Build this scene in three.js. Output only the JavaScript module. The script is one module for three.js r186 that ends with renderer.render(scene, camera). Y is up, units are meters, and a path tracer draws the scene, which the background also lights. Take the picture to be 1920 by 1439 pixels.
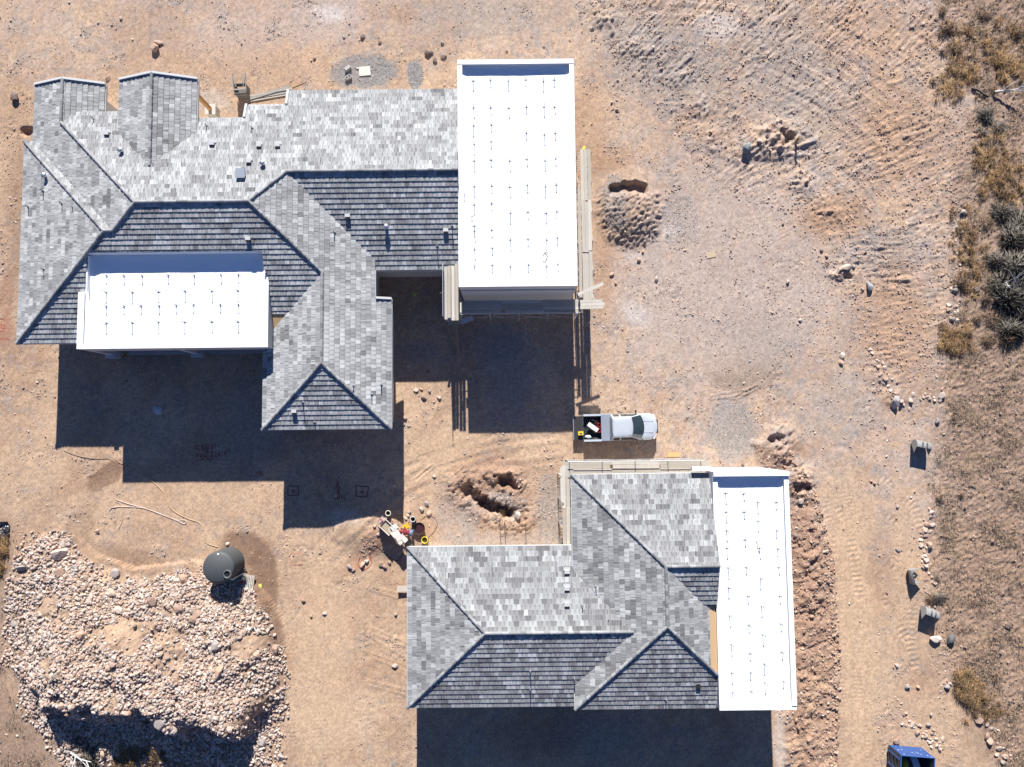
import * as THREE from 'three';
import { mergeGeometries } from 'three/addons/utils/BufferGeometryUtils.js';
import { MarchingCubes } from 'three/addons/objects/MarchingCubes.js';

// ---------- camera, sky, sun, exposure ----------
const scene = new THREE.Scene();
const camera = new THREE.PerspectiveCamera(56.76, 1024 / 767, 0.5, 1200);
const TILT = THREE.MathUtils.degToRad(4), ROLL = THREE.MathUtils.degToRad(0.6);
camera.position.set(0, 57, 0);                                   // a drone 57 m above the yard, looking almost straight down
camera.up.set(Math.sin(ROLL), Math.sin(TILT) * Math.cos(ROLL), -Math.cos(TILT) * Math.cos(ROLL));
camera.lookAt(0, 57 - Math.cos(TILT), -Math.sin(TILT));
scene.add(camera);

const SUN_ELEVATION = THREE.MathUtils.degToRad(31.5), SUN_TURN = 0.022;
const toSun = new THREE.Vector3(-SUN_TURN * Math.cos(SUN_ELEVATION), Math.sin(SUN_ELEVATION), -Math.cos(SUN_ELEVATION)).normalize();

// a clear dry sky: deep blue overhead, paler to the horizon, brighter round the sun
function clearSky(w = 512, h = 256) {
  const d = new Float32Array(w * h * 4), v = new THREE.Vector3();
  for (let j = 0; j < h; j++) for (let i = 0; i < w; i++) {
    const phi = ((i + 0.5) / w - 0.5) * Math.PI * 2, el = ((j + 0.5) / h - 0.5) * Math.PI;
    v.set(Math.cos(el) * Math.cos(phi), Math.sin(el), Math.cos(el) * Math.sin(phi));
    const up = Math.max(v.y, 0), t = Math.pow(1 - up, 3), s = Math.max(v.dot(toSun), 0), g = 0.10 * Math.pow(s, 8) + 0.5 * Math.pow(s, 90);
    const k = (j * w + i) * 4;
d[k] = 0.040 + 0.160 * t + g; d[k + 1] = 0.104 + 0.185 * t + g; d[k + 2] = 0.310 + 0.165 * t + g * 0.95; d[k + 3] = 1;
    if (v.y < 0) { d[k] = 0.16; d[k + 1] = 0.13; d[k + 2] = 0.11; }
  }
  const t = new THREE.DataTexture(d, w, h, THREE.RGBAFormat, THREE.FloatType);
  t.mapping = THREE.EquirectangularReflectionMapping; t.magFilter = THREE.LinearFilter; t.minFilter = THREE.LinearFilter; t.needsUpdate = true;
  return t;
}
const sky = clearSky();
scene.background = sky; scene.environment = sky;
scene.backgroundIntensity = scene.environmentIntensity = 0.48;

const sun = new THREE.DirectionalLight(new THREE.Color().setRGB(1, 0.965, 0.925), 4.6);
sun.position.copy(toSun).multiplyScalar(140); sun.castShadow = true;
sun.shadow.mapSize.set(4096, 4096);
Object.assign(sun.shadow.camera, { left: -60, right: 60, top: 60, bottom: -60, near: 10, far: 320 });
scene.add(sun, sun.target);

const renderer = new THREE.WebGLRenderer({ antialias: true });
renderer.toneMapping = THREE.LinearToneMapping;
renderer.toneMappingExposure = 2.0;
renderer.shadowMap.enabled = true;

// ---------- helpers ----------
let seed = 20240611;
const rnd = () => { seed = (seed + 0x6D2B79F5) | 0; let t = Math.imul(seed ^ (seed >>> 15), 1 | seed); t = (t + Math.imul(t ^ (t >>> 7), 61 | t)) ^ t; return ((t ^ (t >>> 14)) >>> 0) / 4294967296; };
const rr = (a, b) => a + (b - a) * rnd();
const pick = (a) => a[Math.floor(rnd() * a.length)];
const clamp = (v, a = 0, b = 1) => Math.min(b, Math.max(a, v));
const sstep = (a, b, v) => { const t = clamp((v - a) / (b - a)); return t * t * (3 - 2 * t); };
const lerp = (a, b, t) => a + (b - a) * t;

const PERM = new Uint8Array(512);
{ const p = [...Array(256).keys()]; for (let i = 255; i > 0; i--) { const j = Math.floor(rnd() * (i + 1)); [p[i], p[j]] = [p[j], p[i]]; } for (let i = 0; i < 512; i++) PERM[i] = p[i & 255]; }
const GX = new Float32Array(256), GY = new Float32Array(256);
for (let i = 0; i < 256; i++) { GX[i] = Math.cos(i * 2.399963); GY[i] = Math.sin(i * 2.399963); }
function noise(x, y) {                                            // gradient noise, about -1 to 1
  const xi = Math.floor(x), yi = Math.floor(y), xf = x - xi, yf = y - yi, X = xi & 255, Y = yi & 255;
  const u = xf * xf * xf * (xf * (xf * 6 - 15) + 10), v = yf * yf * yf * (yf * (yf * 6 - 15) + 10);
  const a = PERM[PERM[X] + Y], b = PERM[PERM[X + 1] + Y], c = PERM[PERM[X] + Y + 1], d = PERM[PERM[X + 1] + Y + 1];
  const n0 = GX[a] * xf + GY[a] * yf, n1 = GX[b] * (xf - 1) + GY[b] * yf, n2 = GX[c] * xf + GY[c] * (yf - 1), n3 = GX[d] * (xf - 1) + GY[d] * (yf - 1);
  return 1.5 * (n0 + u * (n1 - n0) + v * (n2 - n0 + u * (n0 - n1 - n2 + n3)));
}
const fbm = (x, y, o = 4) => { let s = 0, a = 0.5; for (let i = 0; i < o; i++) { s += a * noise(x, y); x = x * 2.03 + 17.1; y = y * 2.03 - 9.7; a *= 0.5; } return s; };
const billow = (x, y) => Math.abs(noise(x, y));
const ellipse = (x, z, cx, cz, rx, rz, turn = 0) => { const c = Math.cos(turn), s = Math.sin(turn), dx = x - cx, dz = z - cz; return Math.hypot((dx * c + dz * s) / rx, (-dx * s + dz * c) / rz); };
function toLine(pts, x, z) {                                      // [distance, metres along] to a polyline
  let best = 1e9, along = 0, run = 0;
  for (let i = 0; i + 1 < pts.length; i++) {
    const [ax, az] = pts[i], [bx, bz] = pts[i + 1], dx = bx - ax, dz = bz - az, L = Math.hypot(dx, dz), t = clamp(((x - ax) * dx + (z - az) * dz) / (L * L)), d = Math.hypot(x - ax - dx * t, z - az - dz * t);
    if (d < best) { best = d; along = run + t * L; }
    run += L;
  }
  return [best, along];
}
function inside(poly, x, z) {                                     // signed distance to a polygon, positive inside
  let d = 1e9, odd = false;
  for (let i = 0, j = poly.length - 1; i < poly.length; j = i++) {
    const [ax, az] = poly[i], [bx, bz] = poly[j], dx = bx - ax, dz = bz - az, t = clamp(((x - ax) * dx + (z - az) * dz) / (dx * dx + dz * dz));
    d = Math.min(d, Math.hypot(x - ax - dx * t, z - az - dz * t));
    if ((az > z) !== (bz > z) && x < ((bx - ax) * (z - az)) / (bz - az) + ax) odd = !odd;
  }
  return odd ? d : -d;
}

const rgb = (r, g, b) => new THREE.Color().setRGB(r, g, b);
const mat = (r, g, b, rough = 0.85, more = {}) => new THREE.MeshStandardMaterial({ color: rgb(r, g, b), roughness: rough, ...more });

const taken = {};
const numbered = (name) => { const n = taken[name] = (taken[name] ?? -1) + 1; return n ? `${name}_${String(n).padStart(3, '0')}` : name; };
const shade = (o) => { o.castShadow = o.receiveShadow = true; return o; };
function tag(o, label, category, group) { Object.assign(o.userData, { label, category }); if (group) o.userData.group = group; return o; }
function thing(name, label, category, [x, y, z] = [0, 0, 0], turn = 0, group) {
  const o = new THREE.Group(); o.name = numbered(name); o.position.set(x, y, z); o.rotation.y = turn; scene.add(o);
  return tag(o, label, category, group);
}
function solo(name, geometry, material, label, category, [x, y, z] = [0, 0, 0], turn = 0, group) {   // a thing that is one mesh
  const o = shade(new THREE.Mesh(geometry, material)); o.name = numbered(name); o.position.set(x, y, z); o.rotation.y = turn; scene.add(o);
  return tag(o, label, category, group);
}
function part(parent, name, geometry, material) {
  const g = Array.isArray(geometry) ? mergeGeometries(geometry.map((q) => (q.index ? q.toNonIndexed() : q))) : geometry;
  const o = shade(new THREE.Mesh(g, material)); o.name = name; parent.add(o); return o;
}
function structure(name, geometry, material) { const o = shade(new THREE.Mesh(geometry, material)); o.name = name; o.userData.kind = 'structure'; scene.add(o); return o; }

const M4 = new THREE.Matrix4(), QT = new THREE.Quaternion(), V3 = (x, y, z) => new THREE.Vector3(x, y, z);
function box(w, h, d, x = 0, y = 0, z = 0, ry = 0, rx = 0, rz = 0) {
  const g = new THREE.BoxGeometry(w, h, d); if (rx || ry || rz) g.applyMatrix4(M4.makeRotationFromEuler(new THREE.Euler(rx, ry, rz, 'YXZ'))); return g.translate(x, y, z);
}
function rod(a, b, r, sides = 6) {                                // a round bar between two points
  const A = V3(...a), B = V3(...b), g = new THREE.CylinderGeometry(r, r, A.distanceTo(B), sides);
  g.applyQuaternion(QT.setFromUnitVectors(V3(0, 1, 0), B.clone().sub(A).normalize())); const m = A.add(B).multiplyScalar(0.5); return g.translate(m.x, m.y, m.z);
}
function plankBetween(a, b, w, t) {                               // a flat board from a to b, lying face up
  const A = V3(...a), B = V3(...b), d = B.clone().sub(A), g = new THREE.BoxGeometry(d.length(), t, w);
  const X = d.normalize(), Z = V3(0, 1, 0).cross(X).negate().normalize(), Y = Z.clone().cross(X);
  g.applyMatrix4(new THREE.Matrix4().makeBasis(X, Y, Z)); const m = A.add(B).multiplyScalar(0.5); return g.translate(m.x, m.y, m.z);
}
function loft(rings, capA = true, capB = true) {                  // rings of equally many points, joined into a skin
  const n = rings[0].length, pos = [], idx = [];
  for (const r of rings) for (const p of r) pos.push(...p);
  for (let i = 0; i + 1 < rings.length; i++) for (let j = 0; j < n; j++) { const a = i * n + j, b = i * n + (j + 1) % n; idx.push(a, b, a + n, b, b + n, a + n); }
  const cap = (i, flip) => { const c = pos.length / 3, r = rings[i], m = r.reduce((s, p) => s.map((v, k) => v + p[k] / n), [0, 0, 0]); pos.push(...m); for (let j = 0; j < n; j++) { const a = i * n + j, b = i * n + (j + 1) % n; flip ? idx.push(c, b, a) : idx.push(c, a, b); } };
  if (capA) cap(0, true); if (capB) cap(rings.length - 1, false);
  const g = new THREE.BufferGeometry(); g.setAttribute('position', new THREE.Float32BufferAttribute(pos, 3));
  g.setAttribute('uv', new THREE.Float32BufferAttribute(new Float32Array(pos.length / 3 * 2), 2)); g.setIndex(idx); g.computeVertexNormals(); return g;
}
function tube(pts, r, sides = 6, step = 0.15) {
  const c = new THREE.CatmullRomCurve3(pts.map((p) => V3(...p)), false, 'centripetal'); return new THREE.TubeGeometry(c, Math.max(4, Math.ceil(c.getLength() / step)), r, sides);
}

// fine grain that colours and roughens a surface: grey, about 1 on average, repeats without a seam
function grainTexture(size, cells, contrast, streak = 1, spots = 0) {
  const d = new Uint8Array(size * size * 4), wrap = (v, m) => ((v % m) + m) % m;
  const lat = (m, n) => { const a = new Float32Array(m * n); for (let i = 0; i < a.length; i++) a[i] = rnd() * 2 - 1; return a; };
  const layers = cells.map(([c, w]) => ({ c, n: Math.max(1, Math.round(c / streak)), w, a: lat(c, Math.max(1, Math.round(c / streak))) }));
  const at = (L, u, v) => { const x = u * L.c, y = v * L.n, xi = Math.floor(x), yi = Math.floor(y), fx = x - xi, fy = y - yi, s = fx * fx * (3 - 2 * fx), t = fy * fy * (3 - 2 * fy), g = (i, j) => L.a[wrap(j, L.n) * L.c + wrap(i, L.c)]; return lerp(lerp(g(xi, yi), g(xi + 1, yi), s), lerp(g(xi, yi + 1), g(xi + 1, yi + 1), s), t); };
  for (let j = 0; j < size; j++) for (let i = 0; i < size; i++) {
    let s = 0; for (const L of layers) s += L.w * at(L, i / size, j / size);
    const v = clamp(0.9 + contrast * s + (spots && rnd() < spots ? rr(-0.3, 0.2) : 0)) * 255, k = (j * size + i) * 4; d[k] = d[k + 1] = d[k + 2] = v; d[k + 3] = 255;
  }
  const t = new THREE.DataTexture(d, size, size, THREE.RGBAFormat); t.wrapS = t.wrapT = THREE.RepeatWrapping; t.magFilter = THREE.LinearFilter; t.minFilter = THREE.LinearMipmapLinearFilter; t.generateMipmaps = true; t.colorSpace = THREE.SRGBColorSpace; t.needsUpdate = true; return t;
}

// ---------- the ground ----------
const C = { tan: [.445, .285, .18], sand: [.61, .425, .275], pink: [.515, .41, .35], grey: [.29, .275, .26], orange: [.45, .27, .16], soil: [.255, .15, .10], wet: [.23, .135, .085], pale: [.70, .65, .61], litter: [.325, .215, .152], straw: [.34, .24, .145], red: [.33, .145, .09], ashen: [.36, .31, .275] };
const DOZED = [[6.17, -37.96], [35.44, -37.64], [38.96, -28.83], [37.80, -23.84], [36.54, -16.69], [35.23, -4.46], [29.14, -2.80], [27.34, -10.62], [23.72, -17.72], [16.39, -20.92], [10.02, -30.06], [6.53, -33.32]];
const ROAD = [[22.97, 1.41], [29.41, 0.62], [29.69, 8.22], [28.67, 16.48], [27.69, 28.56], [24.40, 28.53], [25.11, 16.44], [24.40, 8.16]];
const BERM = [[19.15, 0.94], [22.11, 1.82], [24.10, 5.22], [25.16, 10.25], [25.32, 18.48], [24.60, 28.53], [20.69, 28.49], [21.71, 12.29], [20.28, 5.18]];
const SCRUB = [[35.26, -38.58], [51.36, -38.40], [46.37, 32.70], [38.17, 32.62], [36.99, 24.66], [34.74, 20.21], [33.27, 16.52], [32.96, 10.34], [33.71, 4.06], [34.54, -3.60], [35.77, -10.53], [36.80, -17.58], [37.05, -22.05], [38.67, -27.46]];
const SCRUB_SW = [[-49.33, 5.30], [-39.99, 5.40], [-39.63, 9.17], [-40.33, 12.89], [-39.46, 19.04], [-37.69, 21.90], [-34.58, 27.93], [-48.00, 31.75]];
const GRASS_S = [[-32.25, 23.16], [-27.68, 23.21], [-23.91, 24.85], [-22.61, 28.05], [-33.75, 27.94]];
const PILE = [[-37.58, 7.52], [-36.09, 7.75], [-33.48, 10.07], [-30.07, 11.35], [-25.03, 10.78], [-21.64, 11.85], [-19.93, 13.52], [-19.07, 15.17], [-18.20, 17.63], [-17.96, 20.07], [-18.56, 21.89], [-18.75, 23.30], [-18.08, 27.30], [-22.63, 27.26], [-24.73, 25.24], [-30.14, 24.39], [-33.80, 26.35], [-37.70, 21.49], [-39.51, 17.82], [-39.88, 13.72], [-39.78, 10.83]];
const CREST = [[-37.40, 18.33], [-35.71, 19.00], [-31.94, 19.53], [-27.75, 20.18], [-23.57, 21.03], [-20.66, 21.06], [-18.80, 19.66]];
const TRACKS = [[[28.52, 3.16], [30.90, 5.08], [31.91, 6.15], [32.44, 8.25], [32.69, 9.92]], [[28.94, 6.12], [30.56, 7.60], [30.60, 9.48], [29.87, 10.72]], [[25.37, 5.24], [26.54, 7.77], [27.04, 10.69], [27.23, 13.18]], [[24.31, 5.23], [25.08, 7.12], [25.18, 9.84]], [[31.40, 10.32], [31.49, 12.81], [30.97, 16.50], [31.45, 19.36]], [[29.09, 11.95], [29.22, 13.61], [30.76, 16.50]], [[35.57, -18.93], [35.11, -14.49], [34.69, -10.54], [35.02, -7.05], [34.11, -3.61], [32.59, 1.08]], [[30.20, 19.35], [31.08, 18.54], [32.17, 17.54]]];
const RUTS = [[[26.14, 2.29], [26.94, 8.19], [27.08, 16.46], [26.12, 26.95]], [[24.18, 3.12], [25.46, 8.17], [25.95, 16.45], [24.96, 26.94]], [[-15.20, 26.54], [-15.67, 20.10], [-15.92, 16.02], [-15.34, 9.84], [-11.55, 6.12], [-6.88, 2.79], [-0.05, 0.74]], [[-17.47, 26.51], [-17.42, 20.08], [-17.59, 16.00], [-16.82, 9.82]], [[13.09, -29.11], [15.58, -23.18], [19.46, -20.89], [22.32, -15.51]], [[-13.66, 7.77], [-8.59, 3.62], [-2.62, 1.99], [3.79, 1.21]]];
const SCRAPES = [[[-11.11, 12.16], [-8.59, 12.81]], [[-11.52, 15.25], [-8.38, 16.51]], [[-11.94, 15.65], [-8.59, 17.73]], [[-11.09, 17.30], [-8.38, 18.34]], [[-11.51, 19.33], [-8.38, 20.17]], [[15.43, -3.16], [17.99, -2.70], [19.73, -3.54]], [[16.06, -2.72], [18.86, -3.12]], [[-7.74, 3.63], [-6.46, 2.58]], [[-4.76, 3.45], [-3.90, 2.74]]];
const TRENCH = [[-4.08, 4.22], [-2.85, 5.16], [-1.38, 6.01], [0.65, 6.58]];
const SPOTS = [                                                     // centre, radii, turn, colour, strength, edge
  [-12.13, -30.07, 2.8, 1.55, 0, C.grey, .95, .25], [-7.79, -29.79, .7, 1.3, 0, C.grey, .8, .3], [17.56, -0.14, 2.2, 2.6, 0, C.ashen, .9, .3], [18.58, -5.06, 3.1, 2.2, 0, [.39, .285, .215], .95, .12],
  [9.76, -18.40, 2.9, 3.4, 0, [.40, .28, .20], .95, .2], [10.21, -9.49, 1.5, 1.0, .5, C.pale, .95, .6], [13.20, -16.27, 1.0, .6, 0, C.pale, .95, .6], [10.10, -14.23, 1.1, .7, 0, C.pale, .45, .6],
  [13.90, -17.82, 1.5, 2.2, 0, C.ashen, .7, .6], [11.76, -14.39, .7, 2.0, 0, C.ashen, .7, .5], [17.18, -18.23, 7, 5, 0, C.pink, .6, .7], [14.79, -10.75, 8, 7, 0, C.pink, .75, .7], [22.58, -10.67, 5, 6, 0, C.pink, .65, .7], [20.72, -7.20, 4, 2.5, 0, C.ashen, .45, .7],
  [7.48, -13.46, .9, 5, 0, C.orange, .55, .6], [8.46, -18.77, 1.2, 3, 0, C.grey, .4, .6], [8.09, -22.36, 2.6, 1.4, 0, C.orange, .5, .6], [12.70, -30.95, 7, 3.6, .6, C.ashen, .75, .6], [22.04, -31.76, 5, 4, 0, C.ashen, .55, .7], [24.06, -26.71, 5, 4, .6, C.ashen, .5, .7],
  [17.44, -33.66, 2.0, 1.5, 0, C.pale, .4, .5], [30.55, -14.54, 3.0, 2.2, 0, C.ashen, .6, .6], [-15.72, -35.18, 5, 2.6, 0, C.pink, .7, .7], [-14.83, -35.17, 1.6, .9, 0, C.pale, .5, .7], [-8.59, -34.96, 1.1, .9, 0, C.orange, .7, .5], [-2.35, -34.80, 8, 2.2, 0, C.ashen, .5, .7],
  [-29.94, -33.71, 4, 3, 0, C.soil, .25, .8], [-23.27, -33.64, 4, 3, 0, C.pink, .5, .7], [-31.56, -27.77, 3, 4, 0, C.tan, .4, .7], [-21.89, -30.86, 9, 2.6, 0, C.orange, .35, .7],
  [-32.21, 2.87, 1.4, .9, -.7, C.wet, .9, .2], [-33.34, 3.57, .7, .8, 0, C.wet, .85, .25], [-34.42, 7.14, 1.2, 2.6, .5, C.wet, .4, .5], [-21.68, 8.94, 1.9, 1.6, 0, C.wet, .8, .3], [-19.75, 11.45, 1.2, 3.4, 0, C.wet, .85, .25], [-19.07, 15.17, .9, 2.6, -.2, C.wet, .75, .3], [-32.24, 9.25, 5, 1.0, .2, C.wet, .5, .5], [-25.66, 10.56, .9, .9, 0, C.wet, .5, .4],
  [-13.98, 11.18, .6, .7, 0, C.wet, .85, .2], [-11.75, 9.46, 2.6, .7, -.72, C.red, .75, .35], [-10.91, 8.22, 1.2, .9, -.6, C.red, .7, .3], [-7.74, 7.20, 2.2, 1.4, 0, C.orange, .5, .5],
  [-15.27, 18.07, 2.6, 9, 0, C.sand, .7, .5], [-13.65, 9.44, 5, 3, -.5, C.sand, .5, .6], [-6.03, 1.53, 6, 1.8, -.4, C.sand, .7, .5], [-36.42, -1.77, 2.5, 6, 0, C.sand, .4, .7], [-27.28, 4.69, 7, 2.2, 0, C.sand, .5, .7],
  [-1.36, 4.33, 3.4, 1.6, .3, C.soil, .55, .5], [-0.74, 5.60, 1.7, .8, .5, C.ashen, .8, .4], [-3.50, 6.62, 1.1, 2, .2, C.ashen, .75, .5], [-5.19, 6.18, 1.2, 2.2, 0, C.ashen, .55, .6], [2.86, 6.27, 1.2, 3.4, 0, C.ashen, .6, .6], [-0.98, 8.53, 6, .8, 0, C.ashen, .6, .5], [-0.50, 2.86, 2.2, .9, 0, [.36, .22, .15], .6, .5],
  [20.60, 8.12, 1.2, 3, 0, C.soil, .35, .6], [23.22, 11.48, 1.4, 6, 0, [.37, .235, .165], .7, .5], [22.99, 22.51, 1.2, 4, 0, C.tan, .5, .5], [20.50, 24.50, .5, 3, 0, C.pale, .35, .4], [20.83, 1.81, 1.6, 1.6, 0, C.soil, .35, .6],
  [26.79, 16.46, 1.7, 12, 0, C.sand, .85, .4], [26.59, 6.51, 2.6, 4, 0, C.sand, .65, .5], [25.46, -1.98, 3.4, 3, 0, C.ashen, .4, .7], [31.17, 8.23, 1.4, 5, 0, C.sand, .5, .6], [32.33, 22.61, 3, 3, 0, C.sand, .55, .6], [31.14, -8.83, 3.4, 6, 0, C.orange, .6, .7], [32.33, -24.35, 5, 6, 0, C.orange, .55, .7], [26.31, -17.25, 3, 2, 0, C.orange, .7, .6], [30.53, -33.06, 6, 3, 0, C.orange, .4, .7], [6.39, -25.54, 2.5, 4, 0, C.orange, .4, .7],
  [0.01, -4.83, 2.5, 4, 0, C.ashen, .7, .6], [-1.26, -7.43, 2, 2, 0, C.grey, .5, .6], [0.82, -0.95, 5, 1, 0, C.ashen, .4, .6], [6.76, 23.76, 4, 2, 0, C.ashen, .5, .7], [1.37, 23.70, 4, 2, 0, C.soil, .4, .7], [-13.67, 6.51, 2, .8, 0, C.pale, .3, .7], [-20.99, -1.18, 3, 4, 0, C.ashen, .5, .7], [-40.04, -18.40, 1.6, 8, 0, C.soil, .45, .7], [-40.82, -27.41, 2, 3, 0, C.tan, .5, .7], [-41.07, -11.34, .7, 2.2, 0, C.red, .4, .5], [-40.97, -8.72, .8, 1.6, 0, C.red, .45, .5], [-7.73, -6.64, 2, 1, 0, C.ashen, .6, .6], [-24.71, -27.69, 1.6, 1.1, 0, [.5, .42, .35], .7, .4],
  [38.37, 0.72, 5, 6, 0, [.31, .24, .185], .6, .7], [39.55, -4.84, 4, 3, 0, [.40, .29, .21], .5, .6], [41.20, -32.94, 3, 3, 0, [.36, .27, .20], .6, .6], [38.28, 23.87, 3, 3, 0, [.28, .215, .155], .5, .7], [-37.61, 23.91, 4, 3, 0, [.33, .24, .17], .7, .6]];
const HOLE = [-0.72, 3.91], SAND = [9.76, -18.22], BUMPS = [[-11.13, 7.17, 3.4, 2.4, .6, 0], [-19.15, 2.16, 1.6, 1.1, .3, 0], [21.38, 0.80, 1.7, 1.5, .45], [22.88, 3.95, 1.3, 1.6, .5], [26.77, -12.60, 1.0, .5, .3], [22.20, -23.92, 3.2, 1.8, .55], [18.28, -5.07, 2.8, 2.0, .12, 0], [30.84, -2.57, 1.3, .9, .3], [-1.35, 3.27, 2.4, .7, .45], [22.67, 20.08, .9, 9, .3], [23.46, 10.65, 1.3, 5, .4]];
const TOE = [[7.46, -35.16], [10.06, -31.89], [12.70, -30.95], [15.68, -26.80], [17.13, -23.61], [19.52, -22.91], [22.62, -23.56], [23.80, -19.95], [26.33, -17.69]];
const PITS = [[-39.86, -25.27, .55, .4, .55], [21.08, 0.71, .75, .45, .55], [22.94, 4.54, .8, .45, .6], [27.41, -12.42, .5, .22, .45], [22.47, -24.10, .5, 1.0, .5], [23.07, -23.78, .35, .8, .4]];

const inPile = (x, z) => inside(PILE, x, z);
function pileHeight(x, z) {
  const d = inside(PILE, x, z); if (d < -1) return 0;
  const wob = 2.2 * fbm(x * .45 + 2, z * .45, 3), back = z - crestZ(x) + wob * .7, ends = sstep(-1.2, 3.2, x - CREST[0][0]) * sstep(-1.2, 3.0, CREST[CREST.length - 1][0] - x);
  const lift = 2.7 * ends * (back < 0 ? sstep(-12, -.2, back) : sstep(2.5, .1, back)) * (1 + .3 * fbm(x * .4, z * .4, 3));
  return lift + (0.34 + .25 * fbm(x * .7, z * .7 + 9, 2)) * sstep(-0.3, 1.6, d);
}
function crestZ(x) { for (let i = 0; i + 1 < CREST.length; i++) if (x < CREST[i + 1][0]) return lerp(CREST[i][1], CREST[i + 1][1], clamp((x - CREST[i][0]) / (CREST[i + 1][0] - CREST[i][0]))); return CREST[CREST.length - 1][1]; }

function groundHeight(x, z) {
  const near = x > -48 && x < 48 && z > -42 && z < 32;
  let h = 0.10 * fbm(x * .12 + 5, z * .12, 3);
  if (!near) return h + 0.5 * fbm(x * .02, z * .02, 3) - 0.0;
  const dz = inside(DOZED, x, z), dr = inside(ROAD, x, z), db = inside(BERM, x, z), ds = inside(SCRUB, x, z);
  const road = sstep(-.4, .8, dr), dozed = sstep(-1.5, 2, dz), berm = sstep(-.25, .3, db + .25 * noise(x * 1.6, z * 1.6)), scrub = sstep(-1, 1, ds);
  const heap = sstep(.06, .4, fbm(x * .4 + 70, z * .4, 3)); let rough = (0.12 + .4 * clamp(fbm(x * .22 + 3, z * .22 + 8, 3) * 1.6 + .3) + 1.0 * heap) * (1 - .7 * road);
  rough *= 1 - .55 * Math.max(sstep(1.2, .5, ellipse(x, z, -15.28, 17.25, 3, 9)), sstep(1.2, .5, ellipse(x, z, -26.84, 5.12, 8, 2.5)), sstep(1.1, .6, ellipse(x, z, -24.01, -2.50, 13, 5)));
  h += rough * (0.045 * fbm(x * 1.3, z * 1.3, 3) + 0.028 * noise(x * 3.1 + 7, z * 3.1) + 0.016 * noise(x * 5.7, z * 5.7 + 4));
  if (dozed > 0) {
    const zt = clamp((z + 34) / 32), wob = .3 * noise(x * .16, z * .16);
    const streak = (ang) => { const c = Math.cos(ang), s = Math.sin(ang), u = x * c - z * s, v = x * s + z * c, w = v + .22 * noise(u * .35, v * .35); const patch = .2 + .62 * clamp(.5 + noise(u * .22 + 50, v * .3)); return patch * (0.06 * noise(u * .3, w * 1.25) + 0.05 * noise(u * .42, w * 1.9) + 0.075 * noise(u * .8 + 9, w * 3.3) + 0.06 * noise(u * 1.5, w * 5.2) + 0.04 * billow(u * 2.1, v * 3.8) + 0.2 * Math.max(0, noise(u * 1.0, w * 3.0 + 30) - .25) + .25 * Math.max(0, noise(x * 2.6 + 8, z * 2.6) - .42)); };
    { const ax = x - (12.52), az = z - (-6.86), r = Math.hypot(ax, az), th = Math.atan2(az, ax) * 22; h += dozed * (.055 * noise(r * 1.5, th * .1) + .05 * noise(r * 3.2 + 7, th * .16) + .02 * noise(r * 5.5, th * .3)) * clamp(.6 + noise(x * .12, z * .12 + 6)); }
    const k1 = sstep(.32, .14, zt + wob * .3 + (x - 25) * .012), k3 = sstep(.42, .62, zt + wob * .2), k2 = 1 - Math.max(k1, k3);
    h += dozed * ((k1 > 0 ? k1 * streak(.78) : 0) + (k2 > 0 ? k2 * streak(.42) : 0) + (k3 > 0 ? k3 * streak(.02) : 0));
  }
  { const [d, a] = toLine(TOE, x, z); if (d < 1.6) h += sstep(1.5, 0, d + .5 * noise(x * .8, z * .8)) * clamp(.4 + 1.2 * noise(a * .35, 4)) * (.18 + .3 * billow(x * 1.7, z * 1.7) + .16 * noise(x * 3.4, z * 3.4)); }
  if (berm > 0) { const wx = x + .5 * noise(x * .9, z * .9), wz = z + .6 * noise(x * .7 + 9, z * .7); h += berm * (0.16 + 0.26 * fbm(wx * .5, wz * .8, 4) + 0.16 * Math.max(0, noise(wx * 1.1, wz * 1.9) - .1) + 0.05 * noise(x * 4.1, z * 4.1) + .2 * Math.max(0, noise(x * 2.9, z * 2.9 + 5) - .38)); }
  if (scrub > 0) h += scrub * (0.06 * noise(x * 1.7, z * 1.7) + 0.06 * noise(x * 3.6, z * 3.6) + 0.05 * noise(x * 4.9, z * 4.9) + .25 * Math.max(0, noise(x * 3.1, z * 3.1) - .4));
  for (const t of TRACKS) { const [d, a] = toLine(t, x, z); if (d < .45) h += sstep(.42, .26, d) * (-.035 + .035 * Math.sin(a * 6.283 / .4)) * sstep(-.35, .25, noise(a * .5, d + 7)) * (.7 + .4 * noise(a * .7, 3)); }
  for (const t of RUTS) { const [d, a] = toLine(t, x, z); for (const o of [.35, 1.95]) { const q = Math.abs(d - o * .5); if (q < .3) h -= .028 * sstep(.3, .1, q) * (1 + .7 * Math.sin(a * 6.283 / .3) * sstep(-.1, .4, noise(a * .2, o))); } }
  if (road > 0) h += road * .02 * noise(x * 3.4 + .5 * noise(x * .2, z * .12), z * .16);
  for (const t of SCRAPES) { const [d] = toLine(t, x, z); if (d < .3) h += .09 * sstep(.3, 0, d) - .12 * sstep(.14, 0, d); }
  for (const [cx, cz, rx, rz, a, lump] of BUMPS) { const d = ellipse(x, z, cx, cz, rx, rz); if (d < 1.3) h += a * sstep(1.25, .15, d) * (lump === 0 ? 1 : .75 + .6 * noise(x * 1.6, z * 1.6) + .3 * noise(x * 4, z * 4)); }
  for (const [cx, cz, rx, rz, a] of PITS) { const d = ellipse(x, z, cx, cz, rx, rz) + .25 * noise(x * 3, z * 3); if (d < 1.2) h -= a * sstep(1.1, .5, d); }
  // the sand heap: a smooth cap on the far side, dug away behind a steep face, trodden on the near side
  const sd = ellipse(x, z, SAND[0], SAND[1], 3.1, 3.6) + .06 * noise(x * 1.3, z * 1.3);
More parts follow.
